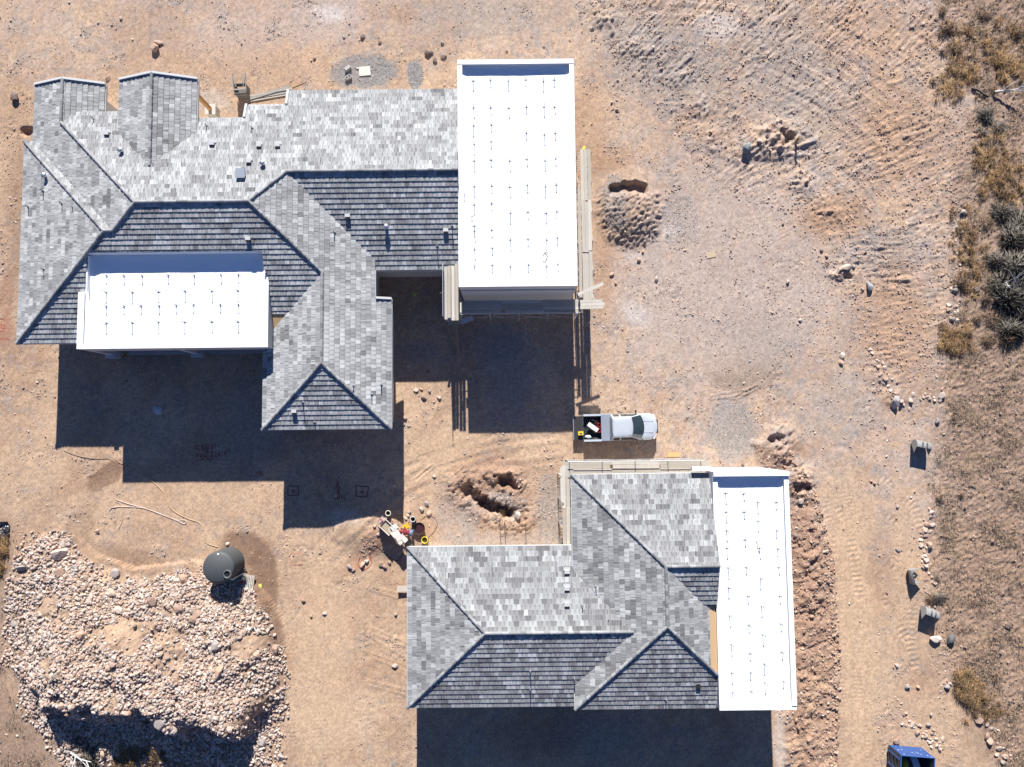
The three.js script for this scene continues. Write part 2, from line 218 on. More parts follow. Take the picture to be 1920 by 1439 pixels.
  if (sd < 1.1) {
    const px = x - SAND[0], pz = z - SAND[1], m = sstep(1.05, .2, sd);
    const lip = -2.15 + .18 * px * px * .5 + .14 * noise(x * 2.2, 4), cut = sstep(lip - .06, lip + .12, pz) * sstep(lip + 1.3, lip + .5, pz) * sstep(1.7, 1.3, Math.abs(px + .1));
    h += .85 * m + sstep(1.0, .8, sd) * sstep(lip, lip + .5, pz) * (.16 * billow(x * 2.3, z * 2.3) + .12 * noise(x * 3.9, z * 3.9) + .05 * noise(x * 6, z * 6)) - .8 * cut;
  }
  const [td, ta] = toLine(TRENCH, x, z);
  if (td < 3) {
    const w = .36 + .22 * noise(ta * .9, 1) + .12 * noise(ta * 2.7, 5), jag = .2 * noise(x * 2.1, z * 2.1) + .12 * noise(x * 4.7, z * 4.7), floor = .75 + .6 * sstep(.6, 2.2, ta) + .25 * noise(ta * 1.2, 9);
    h += .32 * sstep(2.2, .5, td) * clamp(.5 + 1.3 * fbm(x * .9, z * .9, 3)) + .16 * sstep(2.4, .6, td) * (billow(x * 2.6, z * 2.6) + .6 * noise(x * 4.4, z * 4.4)) - floor * sstep(w + .2, w - .1, td + jag) * sstep(-.3, .8, ta) * sstep(4.9, 4.4, ta);
  }
  const hd = ellipse(x, z, HOLE[0] + .3, HOLE[1], 1.0, .6, .35) + .5 * noise(x * 1.7, z * 1.7) + .22 * noise(x * 4.2, z * 4.2); if (hd < 1.6) h += .22 * sstep(1.6, 1.05, hd) * (.5 + billow(x * 2.4, z * 2.4)) - .85 * sstep(1.0, .35, hd);
  const pd = inPile(x, z); if (pd > -1) h += pileHeight(x, z) + sstep(-.2, .6, pd) * (.12 * billow(x * 2.4, z * 2.4) + .07 * noise(x * 4.6, z * 4.6));
  return h;
}
function groundColour(x, z, out) {
  let r, g, b; const t = clamp(.5 + 1.5 * fbm(x * .16 + 40, z * .16, 4)), t2 = clamp(.5 + 1.2 * fbm(x * .5, z * .5 + 60, 3));
  r = lerp(C.tan[0], C.sand[0], t); g = lerp(C.tan[1], C.sand[1], t); b = lerp(C.tan[2], C.sand[2], t);
  const mix = (c, k) => { r += (c[0] - r) * k; g += (c[1] - g) * k; b += (c[2] - b) * k; };
  const yard = Math.max(sstep(0, 9, x - 4) * sstep(6, -2, z - 6), .75 * sstep(-26, -34, z)), fleck = fbm(x * 1.1 + 31, z * 1.1, 4), fine = fbm(x * 2.6, z * 2.6 + 13, 3), broken = clamp(.25 + .5 * yard + 1.4 * fbm(x * .21 + 90, z * .21, 3));
  mix(C.pink, (.2 + .72 * yard) * (.35 + .65 * t2)); mix(C.orange, .45 * clamp(2.4 * fbm(x * .3 + 11, z * .3, 3))); mix(C.soil, .3 * clamp(2.2 * fbm(x * .09 + 3, z * .09 + 71, 3)));
  mix(C.ashen, .75 * broken * sstep(.05, .3, fleck)); mix(C.ashen, .55 * sstep(.06, .4, fbm(x * .4 + 70, z * .4, 3)) * (.4 + .6 * yard)); mix(C.sand, .5 * sstep(.05, .4, -fbm(x * .3 + 70, z * .3 + 5, 3))); mix(C.sand, .5 * sstep(-.06, -.32, fleck)); mix(C.soil, .42 * sstep(.12, .4, fine) * (.3 + .7 * broken)); mix(C.pale, .2 * yard * sstep(.16, .4, -fine));
  if (x > -48 && x < 48 && z > -42 && z < 32) {
    for (const [cx, cz, rx, rz, turn, c, k, edge] of SPOTS) {
      if (Math.abs(x - cx) > 1.6 * Math.max(rx, rz) || Math.abs(z - cz) > 1.6 * Math.max(rx, rz)) continue;
      const d = ellipse(x, z, cx, cz, rx, rz, turn) + .34 * fbm(x * .9, z * .9, 4) + .06 * noise(x * 5, z * 5);
      mix(c, k * sstep(1 + edge * .5, 1 - edge, d));
    }
    const sc = Math.max(inside(SCRUB, x, z), inside(SCRUB_SW, x, z), inside(GRASS_S, x, z)); mix(C.litter, .8 * sstep(-1.4, 1.6, sc + 1.1 * noise(x * .45, z * .45) + .5 * noise(x * 1.4, z * 1.4))); if (sc > 0) mix(C.straw, .5 * sstep(0, 1, sc) * clamp(2.2 * fbm(x * .5 + 7, z * .5, 4)));
    mix([.33, .19, .125], .7 * sstep(-.3, .5, inside(BERM, x, z)) * clamp(.6 + .6 * noise(x * .8, z * .8)));
    mix([.40, .28, .195], .7 * sstep(-.5, .5, inPile(x, z) + .7 * noise(x * .8, z * .8)));
    const [td] = toLine(TRENCH, x, z); mix([.34, .19, .125], .6 * sstep(2.4, .4, td) * clamp(.5 + 1.5 * fbm(x * .8 + 5, z * .8, 3)));
  } else mix(C.litter, .6);
  const f = 1 + .07 * noise(x * 2.7, z * 2.7) + .05 * noise(x * 6.1, z * 6.1);
  out[0] = r * f; out[1] = g * f; out[2] = b * f;
}
{
  const axis = (lo, hi, step) => { const a = []; let s = step; for (let v = hi; v < 600; v += s, s *= 1.35) a.push(v); const b = []; s = step; for (let v = lo; v > -600; v -= s, s *= 1.35) b.push(v); const m = []; for (let v = lo + step; v < hi - step / 2; v += step) m.push(v); return [...b.reverse(), ...m, ...a]; };
  const xs = axis(-45, 45, .11), zs = axis(-39, 28.5, .11), nx = xs.length, nz = zs.length;
  const pos = new Float32Array(nx * nz * 3), col = new Float32Array(nx * nz * 3), uv = new Float32Array(nx * nz * 2), idx = new Uint32Array((nx - 1) * (nz - 1) * 6), c = [0, 0, 0];
  for (let j = 0, k = 0; j < nz; j++) for (let i = 0; i < nx; i++, k++) {
    const x = xs[i], z = zs[j]; pos[k * 3] = x; pos[k * 3 + 1] = groundHeight(x, z); pos[k * 3 + 2] = z;
    groundColour(x, z, c); col[k * 3] = c[0]; col[k * 3 + 1] = c[1]; col[k * 3 + 2] = c[2]; uv[k * 2] = x / 9; uv[k * 2 + 1] = z / 9;
  }
  for (let j = 0, k = 0; j + 1 < nz; j++) for (let i = 0; i + 1 < nx; i++) { const a = j * nx + i; idx[k++] = a; idx[k++] = a + nx; idx[k++] = a + 1; idx[k++] = a + 1; idx[k++] = a + nx; idx[k++] = a + nx + 1; }
  const g = new THREE.BufferGeometry(); g.setAttribute('position', new THREE.BufferAttribute(pos, 3)); g.setAttribute('color', new THREE.BufferAttribute(col, 3)); g.setAttribute('uv', new THREE.BufferAttribute(uv, 2)); g.setIndex(new THREE.BufferAttribute(idx, 1)); g.computeVertexNormals();
  structure('ground', g, new THREE.MeshStandardMaterial({ vertexColors: true, roughness: 1, map: grainTexture(1024, [[60, .4], [150, .5], [340, .5]], .15, 1, .025) }));
  console.log('ground', nx, nz);
}
const onGround = (x, z, lift = 0) => [x, groundHeight(x, z) + lift, z];

// ---------- the two houses ----------
const PITCH = 1 / 3, COURSE = 0.355, TILE = 0.33;
const tileMat = new THREE.MeshStandardMaterial({ vertexColors: true, roughness: 0.88, map: grainTexture(256, [[10, .55], [24, .4], [64, .4]], .2, 7) });
const felt = mat(.09, .09, .092, .95), ply = mat(.52, .35, .19, .9), stucco = mat(.62, .61, .59, .95), brownCoat = mat(.40, .385, .365, .95), foam = mat(.86, .875, .885, .75), trimWhite = mat(.56, .56, .55, .8), darkMetal = mat(.045, .048, .052, .5, { metalness: .6 }), zinc = mat(.62, .64, .66, .38, { metalness: .85 }), ventGrey = mat(.20, .21, .225, .7), ventPale = mat(.46, .47, .47, .7), wallMat = mat(.55, .53, .50, .95);
const TONES_COOL = [[.505, .514, .51], [.435, .443, .44], [.378, .385, .382], [.33, .335, .334], [.31, .311, .31], [.255, .256, .258], [.212, .212, .215], [.176, .176, .18]];
const WEIGHTS_1 = [.10, .23, .24, .20, .13, .07, .02, .01], WEIGHTS_2 = [.02, .10, .17, .20, .19, .16, .10, .06];
function toneOf(weights) { let r = rnd(); for (let i = 0; i < weights.length; i++) if ((r -= weights[i]) <= 0) return i; return 3; }

function clipToBox(poly, u0, u1, v0, v1) {                         // the piece of a polygon inside a rectangle
  const cut = (pts, f) => { const out = []; for (let i = 0; i < pts.length; i++) { const a = pts[i], b = pts[(i + 1) % pts.length], fa = f(a), fb = f(b); if (fa >= 0) out.push(a); if ((fa > 0 && fb < 0) || (fa < 0 && fb > 0)) { const t = fa / (fa - fb); out.push([a[0] + (b[0] - a[0]) * t, a[1] + (b[1] - a[1]) * t]); } } return out; };
  let p = cut(poly, (q) => q[0] - u0); if (p.length) p = cut(p, (q) => u1 - q[0]); if (p.length) p = cut(p, (q) => q[1] - v0); if (p.length) p = cut(p, (q) => v1 - q[1]);
  return p;
}
const polyArea = (p) => { let s = 0; for (let i = 0; i < p.length; i++) { const a = p[i], b = p[(i + 1) % p.length]; s += a[0] * b[1] - b[0] * a[1]; } return s / 2; };

// one roof slope: its outline in plan, the way it falls, the line along that way where it is h0 high
class Slope {
  constructor(poly, dir, at, h0, eave = at) { this.poly = poly; this.dir = dir; this.at = at; this.h0 = h0; this.eave = eave; this.side = [-dir[1], dir[0]]; }
  height(x, z) { return this.h0 + PITCH * (this.at - (x * this.dir[0] + z * this.dir[1])); }
  uv(x, z) { return [x * this.side[0] + z * this.side[1], this.at - (x * this.dir[0] + z * this.dir[1])]; }   // across, upslope
  xz(u, v) { const w = this.at - v; return [u * this.side[0] + w * this.dir[0], u * this.side[1] + w * this.dir[1]]; }
}
const HEAD = 0.022, BUTT = 0.072;                                   // how far a tile's upper and lower end stand off the boards
function tileShape(pts, slope, v0, lift, tilt, tone, push) {        // a clipped tile as a little slab; pts are (across, upslope)
  const top = pts.map(([u, v]) => { const [x, z] = slope.xz(u, v), f = (v - v0) / COURSE; return [x, slope.height(x, z) + lerp(BUTT, HEAD, f) + lift + tilt * (f - .5), z]; });
  const low = pts.map(([u, v]) => { const [x, z] = slope.xz(u, v); return [x, slope.height(x, z) - 0.005, z]; });
  const n = pts.length, uvs = pts.map(([u, v]) => [u * .9 + lift * 40, v * .9]);
  for (let i = 1; i + 1 < n; i++) push(top[0], top[i], top[i + 1], uvs[0], uvs[i], uvs[i + 1], tone);
  for (let i = 0; i < n; i++) { const j = (i + 1) % n; push(top[i], low[i], low[j], uvs[i], uvs[i], uvs[j], tone); push(top[i], low[j], top[j], uvs[i], uvs[j], uvs[j], tone); }
}
function meshMaker() {
  const pos = [], nor = [], col = [], uv = [], A = V3(), B = V3();
  const push = (a, b, c, ua, ub, uc, tone) => {
    A.set(b[0] - a[0], b[1] - a[1], b[2] - a[2]); B.set(c[0] - a[0], c[1] - a[1], c[2] - a[2]); A.cross(B); const L = A.length(); if (L < 1e-9) return; A.divideScalar(L);
    pos.push(...a, ...b, ...c); for (let i = 0; i < 3; i++) { nor.push(A.x, A.y, A.z); col.push(...tone); } uv.push(...ua, ...ub, ...uc);
  };
  const build = () => { const g = new THREE.BufferGeometry(); for (const [k, a, n] of [['position', pos, 3], ['normal', nor, 3], ['color', col, 3], ['uv', uv, 2]]) g.setAttribute(k, new THREE.Float32BufferAttribute(a, n)); return g; };
  return { push, build, get count() { return pos.length / 9; } };
}
function slabUnder(poly, slope, top, thick) {                       // the boards under a slope
  const shape = new THREE.Shape(poly.map(([x, z]) => new THREE.Vector2(x, -z))), g = new THREE.ExtrudeGeometry(shape, { depth: 1, bevelEnabled: false }), p = g.attributes.position;
  for (let i = 0; i < p.count; i++) { const x = p.getX(i), z = -p.getY(i), k = p.getZ(i); p.setXYZ(i, x, slope.height(x, z) + top - (1 - k) * thick, z); }
  g.computeVertexNormals(); return g;
}
// full tiles as meshes of their own share one geometry and a few materials for each tone
const toneMats = TONES_COOL.map((c) => [.95, 1, 1.05].map((k) => new THREE.MeshStandardMaterial({ color: rgb(c[0] * k, c[1] * k, c[2] * k), roughness: .88, map: tileMat.map })));
let oneTile;
function fullTile() {
  if (oneTile) return oneTile;
  const flat = new Slope([], [0, 1], 0, 0), m = meshMaker(); tileShape([[-TILE / 2 + .007, 0], [TILE / 2 - .007, 0], [TILE / 2 - .007, COURSE], [-TILE / 2 + .007, COURSE]].reverse(), flat, 0, 0, 0, [1, 1, 1], m.push); oneTile = m.build(); oneTile.deleteAttribute('color'); return oneTile;
}
const capGeo = (() => {                                             // one ridge cap: an angled cover, thicker at its lower end
  const L = .44, ring = (x, k) => { const w = .105 * k, h = .058 * k; return [[x, -.10, -w], [x, .07, -w], [x, .07 + h * .75, -w * .55], [x, .07 + h, 0], [x, .07 + h * .75, w * .55], [x, .07, w], [x, -.10, w]]; };
  const g = loft([ring(-L / 2, .8), ring(L / 2 - .02, 1.14), ring(L / 2, 1.08)]).toNonIndexed(); g.computeVertexNormals(); return g;
})();

function roofOn(house, slopes, ridges, weights, cx, cz) {
  const slab = (s) => { const g = slabUnder(s.deck ?? s.poly, s, -0.012, .16); g.deleteAttribute('uv'); return g; };
  const roof = part(house, 'roof', slopes.filter((s) => !s.deck).map(slab), felt);
  for (const s of slopes) if (s.deck) part(roof, 'bare_sheathing', slab(s), ply);
  const rest = meshMaker(), whole = [], tones = TONES_COOL;
  for (const s of slopes) {
    const P = s.poly.map(([x, z]) => s.uv(x, z)); if (polyArea(P) > 0) P.reverse();
    const us = P.map((p) => p[0]), vs = P.map((p) => p[1]), ve = s.at - s.eave, v0 = Math.min(...vs), v1 = Math.max(...vs), u0 = Math.min(...us), u1 = Math.max(...us);
    let prev = [];
    for (let c = Math.floor((v0 - ve) / COURSE - 1e-6); ve + c * COURSE < v1 - .01; c++) {
      const va = ve + c * COURSE, shift = (c & 1 ? .5 : 0) * TILE + rr(-.05, .05); let run = 0, tone = 0, line = [], wander = rr(-.003, .003);
      for (let i = Math.floor((u0 - shift) / TILE); i * TILE + shift < u1; i++) {
        if (run-- <= 0) { run = rnd() < .24 ? Math.floor(rr(1, 3)) : 0; tone = rnd() < .14 && prev[i] !== undefined ? prev[i] : toneOf(weights); }
        line[i] = tone;
        const ua = i * TILE + shift, piece = clipToBox(P, ua + .007, ua + TILE - .007, va, va + COURSE);
        if (piece.length < 3) continue; const a = Math.abs(polyArea(piece)); if (a < .002) continue;
        const lift = wander + rr(-.004, .005), tilt = rr(-.006, .006), jig = rr(.95, 1.05), tn = tones[tone].map((k) => k * jig);
        if (a > (TILE - .014) * COURSE * .999) whole.push({ s, ua, va, tone, lift, tilt, tn, i: whole.length });
        else tileShape(piece, s, va, lift, tilt, tn, rest.push);
      }
      prev = line;
    }
  }
  // the whole tiles that show largest from the air, as parts of their own
  for (const w of whole) { const [x, z] = w.s.xz(w.ua + TILE / 2, w.va + COURSE / 2), y = w.s.height(x, z), k = 1 / Math.sqrt(1 + PITCH * PITCH); w.at = [x, y, z]; w.show = ((w.s.dir[0] * -x + w.s.dir[1] * -z) * PITCH * k + (57 - y) * k) / Math.pow(Math.hypot(x, 57 - y, z), 3); }
  whole.sort((a, b) => b.show - a.show);
  whole.forEach((w, n) => {
    if (n < 300) {
      const m = part(roof, 'roof_tile', fullTile(), pick(toneMats[w.tone])), d = w.s.dir, [x, z] = w.s.xz(w.ua + TILE / 2, w.va);
      m.position.set(x, w.s.height(x, z) + w.lift, z); m.rotation.y = Math.atan2(d[0], d[1]);
    } else tileShape([[w.ua + .007, w.va], [w.ua + TILE - .007, w.va], [w.ua + TILE - .007, w.va + COURSE], [w.ua + .007, w.va + COURSE]].reverse(), w.s, w.va, w.lift, w.tilt, w.tn, rest.push);
  });
  const r = part(roof, 'roof_tiles', rest.build(), tileMat); r.userData.kind = 'stuff';
  console.log('tiles', whole.length, 'tris', rest.count);
  // ridge and hip caps, laid from the low end up, each lapping the one below
  const capMats = [[.28, .285, .285], [.23, .235, .238], [.18, .182, .188], [.33, .335, .335]].map((c) => mat(...c, .88)); let count = 0;
  for (const [a, b] of ridges) {
    let A = V3(...a), B = V3(...b); if (A.y > B.y) [A, B] = [B, A];
    const L = A.distanceTo(B), n = Math.max(1, Math.round(L / .42)), up = B.clone().sub(A).normalize(), X = up.clone().negate(), Z = V3(0, 1, 0).cross(X).normalize().negate(), Y = Z.clone().cross(X).normalize();
    for (let i = 0; i < n; i++) { const m = part(roof, 'ridge_cap', capGeo, pick(capMats)), p = A.clone().addScaledVector(up, (i + .5) * L / n), s = L / n / .42; m.matrix.makeBasis(X.clone().multiplyScalar(s), Y, Z).setPosition(p.x, p.y + .045 + rr(-.008, .008), p.z); m.matrix.decompose(m.position, m.quaternion, m.scale); m.rotation.y += rr(-.02, .02); count++; }
  }
  console.log('caps', count);
  return roof;
}
const ridgeLine = (x0, y0, z0, x1, y1, z1) => [[x0, y0, z0], [x1, y1, z1]];
function edgeBoard(house, name, a, b, w, h, material, up = 0) {     // an upright board along a roof edge
  const A = V3(...a), B = V3(...b), d = B.clone().sub(A), L = d.length(), X = d.normalize(), Z = V3(0, 1, 0).cross(X).negate().normalize(), Y = Z.clone().cross(X), m = part(house, name, new THREE.BoxGeometry(L, h, w), material);
  if (Y.y < 0) Y.negate();
  m.matrix.makeBasis(X, Y, X.clone().cross(Y)).setPosition((a[0] + b[0]) / 2, (a[1] + b[1]) / 2 + up, (a[2] + b[2]) / 2); m.matrix.decompose(m.position, m.quaternion, m.scale); return m;
}
function foamSheet(x0, x1, z0, z1, y) {                             // sprayed foam: nearly flat, faintly rippled
  const nx = Math.ceil((x1 - x0) / .16), nz = Math.ceil((z1 - z0) / .16), g = new THREE.PlaneGeometry(x1 - x0, z1 - z0, nx, nz).rotateX(-Math.PI / 2).translate((x0 + x1) / 2, y, (z0 + z1) / 2), p = g.attributes.position;
  for (let i = 0; i < p.count; i++) { const x = p.getX(i), z = p.getZ(i), e = Math.min(x - x0, x1 - x, z - z0, z1 - z); p.setY(i, y + .016 * noise(x * .35, z * 2.1) + .008 * noise(x * 1.7, z * 3.3) + .07 * sstep(.25, 0, e)); }
  g.computeVertexNormals(); return g;
}
// a flat-roofed block with parapets: walls, roof sheet, raised edges
function flatBlock(house, x0, x1, z0, z1, bottom, top, roofY, t, wallM, skip = '') {
  const sides = { north: [x0, x1, z0, z0 + t], south: [x0, x1, z1 - t, z1], west: [x0, x0 + t, z0 + t, z1 - t], east: [x1 - t, x1, z0 + t, z1 - t] };
  for (const [k, [a, b, c, d]] of Object.entries(sides)) { if (skip.includes(k)) continue; const hi = typeof top === 'object' ? top[k] : top; part(house, 'parapet_wall', box(b - a, hi - bottom, d - c, (a + b) / 2, (hi + bottom) / 2, (c + d) / 2), wallM); const o = .02; part(house, 'parapet_cap', box(b - a + 2 * o, .05, d - c + 2 * o, (a + b) / 2, hi + .027, (c + d) / 2), foam); }
  part(house, 'flat_roof', foamSheet(x0 + t, x1 - t, z0 + t, z1 - t, roofY), foam);
  part(house, 'roof_deck', box(x1 - x0 - 2 * t - .004, .2, z1 - z0 - 2 * t - .004, (x0 + x1) / 2, roofY - .16, (z0 + z1) / 2), ply);
}
const pinTall = mergeGeometries([new THREE.CylinderGeometry(.019, .025, .5, 8).translate(0, .25, 0), new THREE.ConeGeometry(.085, .05, 10).translate(0, .025, 0), new THREE.CylinderGeometry(.045, .045, .03, 8).translate(0, .5, 0)]);
const pinShort = mergeGeometries([new THREE.CylinderGeometry(.019, .025, .34, 8).translate(0, .17, 0), new THREE.ConeGeometry(.085, .05, 10).translate(0, .025, 0), new THREE.CylinderGeometry(.045, .045, .03, 8).translate(0, .34, 0)]);
const pinFlag = mergeGeometries([new THREE.CylinderGeometry(.017, .021, .40, 8).translate(0, .2, 0), new THREE.CylinderGeometry(.045, .05, .09, 8).translate(0, .045, 0), new THREE.BoxGeometry(.07, .09, .02).translate(0, .38, 0)]);
const pinMat = mat(.26, .265, .27, .6);
for (const g of [pinTall, pinShort, pinFlag]) g.computeBoundingBox();
const pinBar = new THREE.BoxGeometry(.36, .008, .03).translate(0, .022, 0), barMat = mat(.74, .75, .77, .7);
function pins(house, list, y, geo) { for (const [x, z] of list) { const m = part(house, 'roof_anchor', geo, pinMat); m.position.set(x, y, z); m.rotation.set(rr(-.05, .05), rr(-.3, .3), rr(-.05, .05)); part(m, 'anchor_foot', pinBar, barMat); } }
// roof fittings
const ventBox = mergeGeometries([new THREE.BoxGeometry(.34, .16, .18).translate(0, .14, -.08), new THREE.BoxGeometry(.37, .025, .24).translate(0, .232, -.06), new THREE.BoxGeometry(.5, .012, .26).translate(0, .062, -.26)]), ventMouthShade = new THREE.BoxGeometry(.32, .14, .15).translate(0, .13, .09);  // solid black block stands in for the shade in the hood opening
const ventPipe = mergeGeometries([new THREE.CylinderGeometry(.035, .035, .45, 10).translate(0, .25, 0), new THREE.ConeGeometry(.12, .12, 12).translate(0, .1, 0)].map((g) => g.toNonIndexed()));
const ventRound = mergeGeometries([new THREE.CylinderGeometry(.12, .12, .3, 16).translate(0, .18, 0), new THREE.SphereGeometry(.19, 16, 8, 0, 6.2832, 0, 1.5708).scale(1, .6, 1).translate(0, .36, 0), new THREE.CylinderGeometry(.19, .19, .05, 16).translate(0, .335, 0)].map((g) => g.toNonIndexed()));
const ventBig = mergeGeometries([new THREE.BoxGeometry(.56, .34, .62).translate(0, .2, 0), new THREE.BoxGeometry(.64, .04, .7).translate(0, .39, 0), new THREE.BoxGeometry(.85, .012, .95).translate(0, .065, 0)]);
function fit(house, name, geo, material, spots, turn = 0) { for (const [x, y, z] of spots) { const m = part(house, name, geo, material); m.position.set(x, y, z); m.rotation.y = turn; if (geo === ventBox) part(m, 'vent_mouth_shade', ventMouthShade, darkMetal); } }

// --- the main house: hipped tile roofs round two flat-roofed blocks ---
const house = thing('house', 'large house with pale grey tiled hip roofs and two white flat-roofed blocks', 'house');
{
  const xW1 = -36.69, xW2 = -36.05, zS = -7, zN = -26.1, zA = -16.55, hA = 7.883, xA0 = -26.5, xE = -8.9, xA1 = -18.45, xWw = -18.4, xR = -13.65, hR = 6.283, zR0 = -11.75, zR1 = -5.17, zSw = -.42, hB = 7.08, zB = -18.96, xB = -16.04, zNW = -22.4;
  const gar = { x0: -3.75, x1: 4.78, z0: -27.45, z1: -10.57 }, E = 4.7;
  const S = (poly, dir, at, h0, eave) => new Slope(poly, dir, at, h0, eave), up = [0, -1], dn = [0, 1], lf = [-1, 0], rt = [1, 0];
  const sSouthE = S([[-17.85, -13.25], [-15.15, -13.25], [xR, zR0], [-16.5, -8.9], [-17.6, -8.9], [-17.6, -11.76], [-17.85, -11.76]], dn, zS, E);
  sSouthE.deck = [[-17.85, -13.25], [-15.15, -13.25], [xR, zR0], [-17.58, -7.82], [-17.58, -11.76], [-17.85, -11.76]];
  const slopes = [
    S([[xW1, zS], [-30.6, -13.09], [-30.6, -10.53], [-31.35, -10.53], [-31.35, zS]], dn, zS, E),
    S([[-30.44, -13.25], [-28.99, -14.7], [-28.35, -14.7], [xA0, zA], [xA1, zA], [-15.15, -13.25]], dn, zS, E), sSouthE,
    S([[-33.38, -23.43], [-32.41, -24.4], [-28.95, -24.4], [-28.95, -22.5], [-26.05, -19.6], [-23.15, -22.5], [-23.15, -23.72], [-19.75, -23.72], [-19.75, -24.9], [-16.75, -24.9], [-16.75, -26.17], [gar.x0, -26.17], [gar.x0, zB], [xB, zB], [xA1, zA], [xA0, zA]], up, -zN, E, 26.17),
    S([[xW1, zNW], [-28.99, -14.7], [xW1, zS]], lf, -xW1, E), S([[xW1, zNW], [xW2, zNW], [-28.35, -14.7], [-28.99, -14.7]], up, -zNW, E),
    S([[xW2, -26.8], [-33.38, -26.8], [-33.38, -23.43], [xA0, zA], [-28.35, -14.7], [xW2, zNW]], lf, -xW2, E),
    S([[-33.38, -26.8], [-30.7, -26.8], [-30.7, -24.3], [-32.41, -24.4], [-33.38, -23.43]], rt, -30.71, 4.70),
    S([[-28.95, -26.5], [-26.05, -26.5], [-26.05, -19.6], [-28.95, -22.5]], lf, 28.95, 5.9), S([[-26.05, -26.5], [-23.15, -26.5], [-23.15, -22.5], [-26.05, -19.6]], rt, -23.15, 5.9),
    S([[xB, zB], [xA1, zA], [xR, zR0], [xR, zR1], [xE, zSw], [xE, -10.05], [-10.05, -10.05], [-10.05, -12.97]], rt, xE, E),
    S([[xB, zB], [gar.x0, zB], [gar.x0, -12.2], [-10.05, -12.2], [-10.05, -12.97]], dn, -12.2, 4.827),
    S([[xR, zR0], [xR, zR1], [xWw, zSw], [xWw, -6.38], [-17.58, -6.38], [-17.58, -7.82]], lf, -xWw, E), S([[xR, zR1], [xE, zSw], [xWw, zSw]], dn, zSw, E)];
  const ridges = [ridgeLine(xW1, E, zS, -28.99, 7.267, -14.7), ridgeLine(-28.99, 7.267, -14.7, -28.35, 7.267, -14.7), ridgeLine(-28.35, 7.267, -14.7, xA0, hA, zA), ridgeLine(xA0, hA, zA, xA1, hA, zA), ridgeLine(xA1, hA, zA, xR, hR, zR0), ridgeLine(xR, hR, zR0, xR, hR, zR1), ridgeLine(xR, hR, zR1, xWw, E, zSw), ridgeLine(xR, hR, zR1, xE, E, zSw), ridgeLine(xA1, hA, zA, xB, hB, zB), ridgeLine(xB, hB, zB, gar.x0, hB, zB), ridgeLine(xA0, hA, zA, -33.38, 5.59, -23.43), ridgeLine(xW1, E, zNW, -28.99, 7.267, -14.7), ridgeLine(-33.38, 5.59, -26.8, -33.38, 5.59, -23.43), ridgeLine(-26.05, 6.867, -26.5, -26.05, 6.867, -19.6)];
  roofOn(house, slopes, ridges, WEIGHTS_1);
  // walls stand back under the eaves
  const wall = (x0, x1, z0, z1, h, m = wallMat) => part(house, 'wall', box(x1 - x0, h, z1 - z0, (x0 + x1) / 2, h / 2, (z0 + z1) / 2), m);
  wall(-35.6, -31.4, -26.2, -14.0, 4.5); wall(-31.39, -19.6, -23.3, -13.3, 4.9); wall(-19.59, -16.4, -24.4, -13.31, 4.85); wall(-16.39, -3.77, -25.6, -12.75, 4.6); wall(-35.61, -31.36, -13.99, -7.55, 4.5); wall(-17.7, -10.7, -12.74, -10.06, 4.5); wall(-17.71, -9.5, -10.05, -1.0, 4.5);
  // boards along the eaves and the gable ends
  const fas = (a, b) => edgeBoard(house, 'fascia_board', a, b, .04, .2, trimWhite, -.13);
  fas([xW1, E, zS - .02], [xW1, E, zNW]); fas([xW1, E, zS + .02], [-31.37, E, zS + .02]); fas([xWw - .02, E, zSw], [xWw - .02, E, -6.36]); fas([xWw, E, zSw + .02], [xE, E, zSw + .02]); fas([xE + .02, E, zSw], [xE + .02, E, -10.05]); fas([xE, E, -10.07], [-10.03, 5.08, -10.07]); fas([-10.03, 5.08, -10.1], [-10.03, 5.08, -12.2]); fas([-10.03, 4.83, -12.18], [gar.x0 - .01, 4.83, -12.18]);
  fas([xW2 - .02, E, zNW], [xW2 - .02, E, -26.8]); fas([-30.68, E, -26.8], [-30.68, E, -24.3]); fas([-32.3, 5.26, -24.42], [-28.97, 5.26, -24.42]); fas([-28.97, 5.9, -26.5], [-28.97, 5.9, -22.6]); fas([-23.13, 5.9, -26.5], [-23.13, 5.9, -22.6]); fas([-23.1, 5.49, -23.74], [-19.78, 5.49, -23.74]); fas([-19.73, 5.1, -24.92], [-16.78, 5.1, -24.92]); fas([-16.73, 4.68, -26.19], [gar.x0 - .01, 4.68, -26.19]);
  const rake = (a, b) => edgeBoard(house, 'rake_trim', a, b, .16, .13, trimWhite, .10);
  rake([xW2, E, -26.84], [-33.38, 5.59, -26.84]); rake([-33.38, 5.59, -26.84], [-30.7, 4.7, -26.84]); rake([-28.95, 5.9, -26.54], [-26.05, 6.867, -26.54]); rake([-26.05, 6.867, -26.54], [-23.15, 5.9, -26.54]); rake([-19.77, 5.49, -23.72], [-19.77, 5.1, -24.9]); rake([-16.77, 5.1, -24.9], [-16.77, 4.68, -26.17]); rake([xE, E, -10.09], [-10.0, 5.07, -10.09]);
  // gable ends
  const gable = (x0, xm, x1, y0, ym, z) => { const s = new THREE.Shape([new THREE.Vector2(x0, y0), new THREE.Vector2(x1, y0), new THREE.Vector2(xm, ym)]); part(house, 'gable_end', new THREE.ExtrudeGeometry(s, { depth: .15, bevelEnabled: false }).translate(0, 0, z), wallMat); };
  gable(-35.9, -33.38, -30.85, 4.5, 5.38, -26.5); gable(-28.8, -26.05, -23.3, 5.75, 6.66, -26.2);
  // the porch under the second gable: beam and post on a pier
  part(house, 'porch_beam', box(.2, .3, 3.8, -23.5, 5.55, -24.5), mat(.45, .25, .09, .75)); part(house, 'porch_beam', box(.2, .3, 3.8, -28.6, 5.55, -24.5), mat(.45, .25, .09, .75));
  const pier = [-24.31, -26.54];
